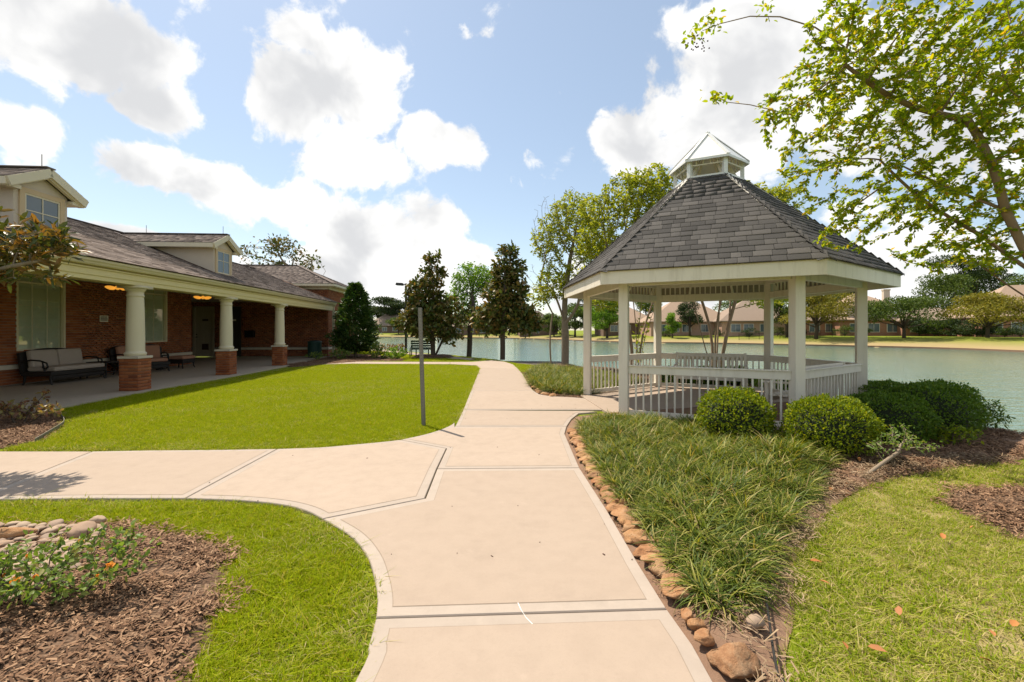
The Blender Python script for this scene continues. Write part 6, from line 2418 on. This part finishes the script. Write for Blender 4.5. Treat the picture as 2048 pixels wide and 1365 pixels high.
def house(label, px, Y, w, d, wall_h, roof_h, wall='house_brick_red', roof='house_roof_tan', rz=0.0, wins=(), chimney=None, over=.5, upper=None, hip=None, gable=None):
    x = (px - 1024) / FPX * Y
    z = far_ground(x, Y)
    root = empty('house', (x, Y, z), rz, label=label, cat='house')
    m = MB()
    m.span(-w / 2, w / 2, 0, d, -.5, wall_h)
    m.build('wall', wall, root)

    def hiproof(w_, d0, d1, zb, h, nm='roof', parent=root):
        r = MB()
        dd = (d1 - d0)
        hp = dd / 2 if hip is None else hip
        hp = min(hp, w_ / 2 - .2)
        x0, x1, y0, y1 = -w_ / 2 - over, w_ / 2 + over, d0 - over, d1 + over
        ym = (y0 + y1) / 2
        V = [(x0, y0, zb), (x1, y0, zb), (x1, y1, zb), (x0, y1, zb), (x0 + hp + over, ym, zb + h), (x1 - hp - over, ym, zb + h), (x0, y0, zb - .18), (x1, y0, zb - .18), (x1, y1, zb - .18), (x0, y1, zb - .18)]
        r.add(V, [(0, 1, 5, 4), (1, 2, 5), (2, 3, 4, 5), (3, 0, 4), (0, 6, 7, 1), (1, 7, 8, 2), (2, 8, 9, 3), (3, 9, 6, 0), (9, 8, 7, 6)])
        return r.build(nm, roof, parent)
    rf = hiproof(w, 0, d, wall_h, roof_h)
    if upper:
        (ux, uw, uh, urh, uwall) = upper
        m = MB(); m.span(ux - uw / 2, ux + uw / 2, 1.2, d - 1, wall_h * .9, wall_h + uh); m.build('upper_wall', uwall, root)
        r = MB()
        x0, x1, y0, y1, zb = ux - uw / 2 - .4, ux + uw / 2 + .4, .8, d - .6, wall_h + uh
        ym = (y0 + y1) / 2
        hp = min((y1 - y0) / 2, uw / 2 - .1)
        r.add([(x0, y0, zb), (x1, y0, zb), (x1, y1, zb), (x0, y1, zb), (x0 + hp, ym, zb + urh), (x1 - hp, ym, zb + urh)], [(0, 1, 5, 4), (1, 2, 5), (2, 3, 4, 5), (3, 0, 4), (3, 2, 1, 0)])
        r.build('upper_roof', roof, root)
    if gable:
        (gx_, gw, gh) = gable
        m = MB()
        m.add([(gx_ - gw / 2, -.7, wall_h - .1), (gx_ + gw / 2, -.7, wall_h - .1), (gx_, -.7, wall_h + gh), (gx_ - gw / 2, d * .5, wall_h - .1), (gx_ + gw / 2, d * .5, wall_h - .1), (gx_, d * .5, wall_h + gh)], [(0, 2, 5, 3), (1, 4, 5, 2)])
        m.build('gable_roof', roof, root)
        m = MB()
        m.add([(gx_ - gw / 2 + .3, -.4, -.3), (gx_ + gw / 2 - .3, -.4, -.3), (gx_ + gw / 2 - .3, -.4, wall_h), (gx_, -.4, wall_h + gh - .2), (gx_ - gw / 2 + .3, -.4, wall_h)], [(0, 1, 2, 3, 4)])
        m.span(gx_ - gw / 2 + .3, gx_ + gw / 2 - .3, -.39, .1, -.3, wall_h)
        m.build('gable_wall', wall, root)
    for (wx, ww, z0, z1, yy) in wins:
        m = MB(); m.span(wx - ww / 2 - .09, wx + ww / 2 + .09, yy - .05, yy - .002, z0 - .09, z1 + .09); wo = m.build('window', 'sign_white', root)
        m = MB(); m.span(wx - ww / 2, wx - .03, yy - .07, yy - .051, z0, z1); m.build('pane', 'far_glass', wo)
        m = MB(); m.span(wx + .03, wx + ww / 2, yy - .07, yy - .051, z0, z1); m.build('pane', 'far_glass', wo)
    if chimney:
        (cx_, cy_, ch_) = chimney
        m = MB(); m.span(cx_ - .5, cx_ + .5, cy_ - .35, cy_ + .35, wall_h, ch_); m.span(cx_ - .58, cx_ + .58, cy_ - .42, cy_ + .42, ch_, ch_ + .25); m.build('chimney', 'stucco', root)
    return root


W1 = lambda *xs: [(x, 1.7, .75, 2.2, 0) for x in xs]
house('two-storey brick house with pale upper storey and tall chimney across the lake', 1755, 80, 12, 11, 3.0, 1.6, 'house_brick_red', 'house_roof_tan', R(-12),
      W1(-3.5, -.6, 2.4, 4.8) + [(-2.2, 1.3, 3.9, 5.0, 1.2), (.6, 1.3, 3.9, 5.0, 1.2)], (4.0, 5, 8.6), .5, (-.6, 7.6, 2.6, 2.6, 'house_siding'))
house('large tan-roofed house partly behind the yellow green tree across the lake', 2095, 66, 15, 12, 3.2, 5.2, 'house_brick_red', 'house_roof_tan', R(-20), W1(-6, -3.2, -.4, 3, 5.5))
house('long tan hip-roofed house with white windows seen through the gazebo front', 1385, 92, 17, 13, 2.9, 4.9, 'house_brick_rose', 'house_roof_tan', R(-4), W1(-6.2, -3.6, -1.2, 2.6, 5.6))
house('low brick house seen between the gazebo posts past the multi-stem tree', 1530, 86, 16, 12, 2.9, 4.3, 'house_brick_rose', 'house_roof_brown', R(-8), W1(-5.4, -3, 0, 2.6, 5.2), gable=(3.5, 5.5, 2.0))
house('brown-roofed house showing between the yellow tree and gazebo corner post', 1668, 84, 11, 10, 2.9, 3.4, 'house_brick_red', 'house_roof_brown', R(-9), W1(-3.4, -.6, 2.4))
house('tan brick house behind trees seen past the gazebo entry post', 1262, 104, 13, 11, 2.8, 4.0, 'house_brick_dark', 'house_roof_tan', 0, W1(-4, -1, 3))
house('dark brick house with lit windows across the lake beside the pale trunk', 1078, 128, 11, 10, 2.9, 4.6, 'house_brick_dark', 'house_roof_dark', R(4), W1(-3.2, 0, 3), gable=(2.0, 4.4, 2.2))
house('low house behind the two bronze magnolias across the lake', 935, 146, 20, 11, 2.8, 4.2, 'house_brick_dark', 'house_roof_brown', R(4), W1(-7, -3, 1, 5, 8))
house('dark low house across the lake beside the lamp post', 790, 172, 22, 12, 2.9, 4.6, 'house_brick_dark', 'house_roof_brown', R(5), W1(-8, -4, 0, 4, 8))
house('low brick house under the green shade trees across the lake', 1895, 76, 13, 10, 2.8, 2.4, 'house_brick_red', 'house_roof_brown', R(-16), W1(-4.4, -1.6, 1.6, 4.6))


FAR_SRC = {}


def far_tree(label, px, Y, h, rx, mat, seed, trunk_h=.28, shape='round', py=None, n=2600, leaf=.34):
    x = (px - 1024) / FPX * Y
    z = far_ground(x, Y)
    root = empty('shade_tree', (x, Y, z), 0, label=label, cat='tree', group='trees across the lake')
    g = np.random.default_rng(seed)
    th = h * trunk_h
    m = MB()
    m.tube([(0, 0, -.3), (g.normal(0, .1), 0, th), (g.normal(0, .2), 0, h * .75)], [h * .035, h * .026, .05], 7)
    lobes = []
    nl = 16 if shape != 'pine' else 9
    for k in range(nl):
        if shape == 'pine':
            c = np.array((g.normal(0, rx * .3), g.normal(0, rx * .3), h * (.55 + .42 * k / nl)))
            r = np.array((rx * g.uniform(.35, .6), rx * g.uniform(.35, .6), h * .06))
        elif shape == 'umbrella':
            a = g.random() * 6.28; q = math.sqrt(g.random())
            c = np.array((math.cos(a) * rx * .8 * q, math.sin(a) * rx * .6 * q, th + (h - th) * (.68 - .4 * q * q + g.uniform(-.18, .12))))
            r = np.array((rx * g.uniform(.2, .38), rx * .3, (h - th) * g.uniform(.12, .22)))
        else:
            a = g.random() * 6.28; q = math.sqrt(g.random())
            zz = g.uniform(.12, .88)
            wd = math.sin(math.pi * min(.95, zz * .9 + .12)) ** .7
            c = np.array((math.cos(a) * rx * .68 * q * wd, math.sin(a) * rx * .6 * q * wd, th + (h - th) * zz))
            r = np.array((rx * g.uniform(.22, .42), rx * .36, (h - th) * g.uniform(.10, .2)))
        lobes.append((c, r))
        m.tube([(0, 0, th * g.uniform(.8, 1.2)), tuple(c * .6 + np.array((0, 0, th * .3))), tuple(c)], [h * .012, h * .008, .02], 4, caps=False)
    link('trunk', m.mesh('trunk', 'bark_dark', True), root)
    P = in_ellipsoids(lobes, n, seed, .35)
    k = len(P)
    D = norm(g.normal(size=(k, 3)))
    U = norm(np.array((0, 0, .7)) + g.normal(0, .5, (k, 3)))
    link('crown', leaves_mesh('crown', P, D, U, leaf * g.uniform(.6, 1.3, k), LEAF4, mat), root)
    return root


FT = [
    ('yellow green spreading tree on the bank before the large tan-roofed house', 1975, 62, 5.4, 4.8, 'leaf_far_yellow', 1, .26, 'umbrella', 4200, .26),
    ('green spreading tree on the bank beside the chimney house', 1808, 68, 6.0, 4.6, 'leaf_far', 2, .24, 'umbrella', 3800, .28),
    ('yellow tree on the bank seen beside the gazebo corner post', 1632, 74, 7.6, 4.4, 'leaf_far_yellow', 3, .28, 'round', 4200, .28),
    ('taller green tree behind the spreading bank trees', 1885, 88, 9.6, 5.0, 'leaf_far', 4, .2, 'round', 3600, .36),
    ('dark pine rising behind the green shade trees', 1945, 105, 15.0, 6.0, 'leaf_far_dark', 5, .5, 'pine', 3000, .42),
    ('dark pine behind the large tan-roofed house', 1985, 118, 14.0, 6.0, 'leaf_far_dark', 6, .5, 'pine', 2600, .45),
    ('bright green round tree across the lake seen through the gazebo entry', 1214, 98, 8.6, 4.2, 'leaf_lime', 7, .2, 'round', 3400, .34),
    ('green tree behind the gazebo corner post', 1575, 80, 7.0, 4.0, 'leaf_far', 8, .25, 'round', 3200, .3),
    ('small lime tree before the white-windowed house', 1345, 88, 4.4, 1.4, 'leaf_lime', 9, .25, 'round', 1200, .26),
    ('grey green bush tree before the long tan house', 1380, 90, 6.6, 2.4, 'leaf_far_dark', 10, .3, 'round', 1500, .3),
    ('olive tree across the lake behind the pale trunk', 1150, 112, 8.0, 4.6, 'leaf_far', 11, .25, 'round', 2400, .4),
    ('dark tree across the lake beside the pale trunk', 1180, 120, 9.5, 4.5, 'leaf_far_dark', 12, .25, 'round', 2400, .42),
    ('dark pine across the lake beside the cone magnolia', 775, 178, 13, 5.5, 'leaf_far_dark', 13, .35, 'pine', 2400, .6),
    ('dark evergreen across the lake beside the lamp post', 800, 184, 12, 6.0, 'leaf_far_dark', 14, .2, 'round', 2400, .6),
    ('pale green small tree across the lake near the lamp post', 797, 160, 5.5, 4.0, 'leaf_far', 15, .2, 'round', 1500, .5),
    ('dark evergreen across the lake behind the cone magnolia', 745, 190, 11, 6.0, 'leaf_far_dark', 16, .2, 'round', 2000, .6),
    ('dark tree across the lake behind the green bench', 855, 170, 10.5, 6.5, 'leaf_far_dark', 17, .2, 'round', 2000, .6),
    ('olive tree across the lake behind the lime green tree', 965, 150, 8.5, 5.5, 'leaf_far', 18, .2, 'round', 2000, .5),
    ('dark tree across the lake behind the tall magnolia', 1030, 142, 9.0, 5.5, 'leaf_far_dark', 19, .2, 'round', 2000, .5),
    ('olive round tree across the lake by the dark brick house', 1108, 120, 5.8, 4.0, 'leaf_far', 20, .2, 'round', 1800, .4),
    ('green tree across the lake right behind the tan brick house', 1300, 122, 9.6, 5.5, 'leaf_far', 21, .2, 'round', 2200, .45),
    ('tall green tree behind the low gabled house', 1480, 110, 9.4, 5.5, 'leaf_far', 22, .2, 'round', 2200, .45),
    ('dark pine behind the chimney house', 1700, 112, 11.0, 4.6, 'leaf_far_dark', 23, .4, 'pine', 1800, .45),
    ('green tree at the end of the large tan-roofed house', 2075, 84, 9.5, 5.0, 'leaf_far', 24, .2, 'round', 2400, .4),
    ('olive tree behind the brown-roofed house', 1640, 112, 10.0, 5.5, 'leaf_far', 25, .2, 'round', 2000, .45),
    ('dark hedge-like tree under the spreading green tree', 1840, 76, 3.2, 2.6, 'leaf_far_dark', 26, .1, 'round', 1600, .26),
    ('dark rounded bush tree before the low brick house', 1900, 73, 2.6, 2.4, 'leaf_far_dark', 27, .1, 'round', 1500, .24),
    ('dark rounded bush tree under the yellow green spreading tree', 1955, 68, 2.4, 2.4, 'leaf_far_dark', 28, .1, 'round', 1500, .22),
]
for (lab, px, Y, h, rx, mt, sd, th_, shp, n_, lf) in FT:
    far_tree(lab, px, Y, h * (1.3 if px > 1560 and sd < 26 else 1.12), rx * (1.6 if sd < 5 else 1.4), mt, sd, th_ * .85, shp, None, int(n_ * 2.6), lf * 1.1)

for k, (px, Y, h, lab) in enumerate(((1500, 84, 1.7, 'by the low gabled house'), (1556, 82, 1.9, 'beside the gabled wall'), (1600, 81, 1.5, 'behind the iron fence end'), (1690, 79, 2.0, 'between brown-roofed house and chimney house'), (1725, 77, 1.6, 'at the chimney house corner'),
                                   (1870, 74, 1.9, 'under the taller green tree'), (1925, 71, 1.7, 'between the two rounded bush trees'), (2010, 64, 1.6, 'beside the yellow green trunk'), (2040, 63, 2.0, 'before the large tan house'), (1330, 90, 1.4, 'before the white-windowed house'), (1440, 88, 1.6, 'at the end of the long tan house'), (1130, 118, 1.8, 'near the pale trunk'), (990, 138, 2.2, 'behind the tall magnolia'), (900, 150, 2.4, 'behind the forked magnolia'))):
    far_tree('dark rounded garden bush across the lake ' + lab, px, Y, h, h * 1.1, ('leaf_far_dark', 'leaf_far')[k % 2], 60 + k, .08, 'round', None, 900, .2)

# iron fence on the far bank
fl = [at(x, 672, Y)[:2] for x, Y in ((1478, 80), (1560, 78), (1640, 77), (1740, 75))]
root = empty('iron_fence', (0, 0, 0), 0, label='thin black iron fence on the far bank lawn', cat='fence')
k = 0
for (a, b) in zip(fl[:-1], fl[1:]):
    a, b = np.array(a), np.array(b)
    nseg = 4
    for q in range(nseg):
        p0, p1 = a + (b - a) * q / nseg, a + (b - a) * (q + 1) / nseg
        z0, z1 = far_ground(*p0), far_ground(*p1)
        m = MB(); m.tube([(*p0, z0 - .2), (*p0, z0 + 1.15)], .04, 5); m.build('fence_post', 'black_metal', root)
        m = MB()
        m.beam((*p0, z0 + 1.05), (*p1, z1 + 1.05), .035, .04); m.beam((*p0, z0 + .15), (*p1, z1 + .15), .035, .04)
        m.build('rail', 'black_metal', root)
        m = MB()
        kk = int(np.linalg.norm(p1 - p0) / .16)
        for j in range(1, kk):
            c = p0 + (p1 - p0) * j / kk
            zc = z0 + (z1 - z0) * j / kk
            m.box((c[0], c[1], zc + .6), (.016, .016, .95))
        m.build('picket_row', 'black_metal', root)['kind'] = 'stuff'
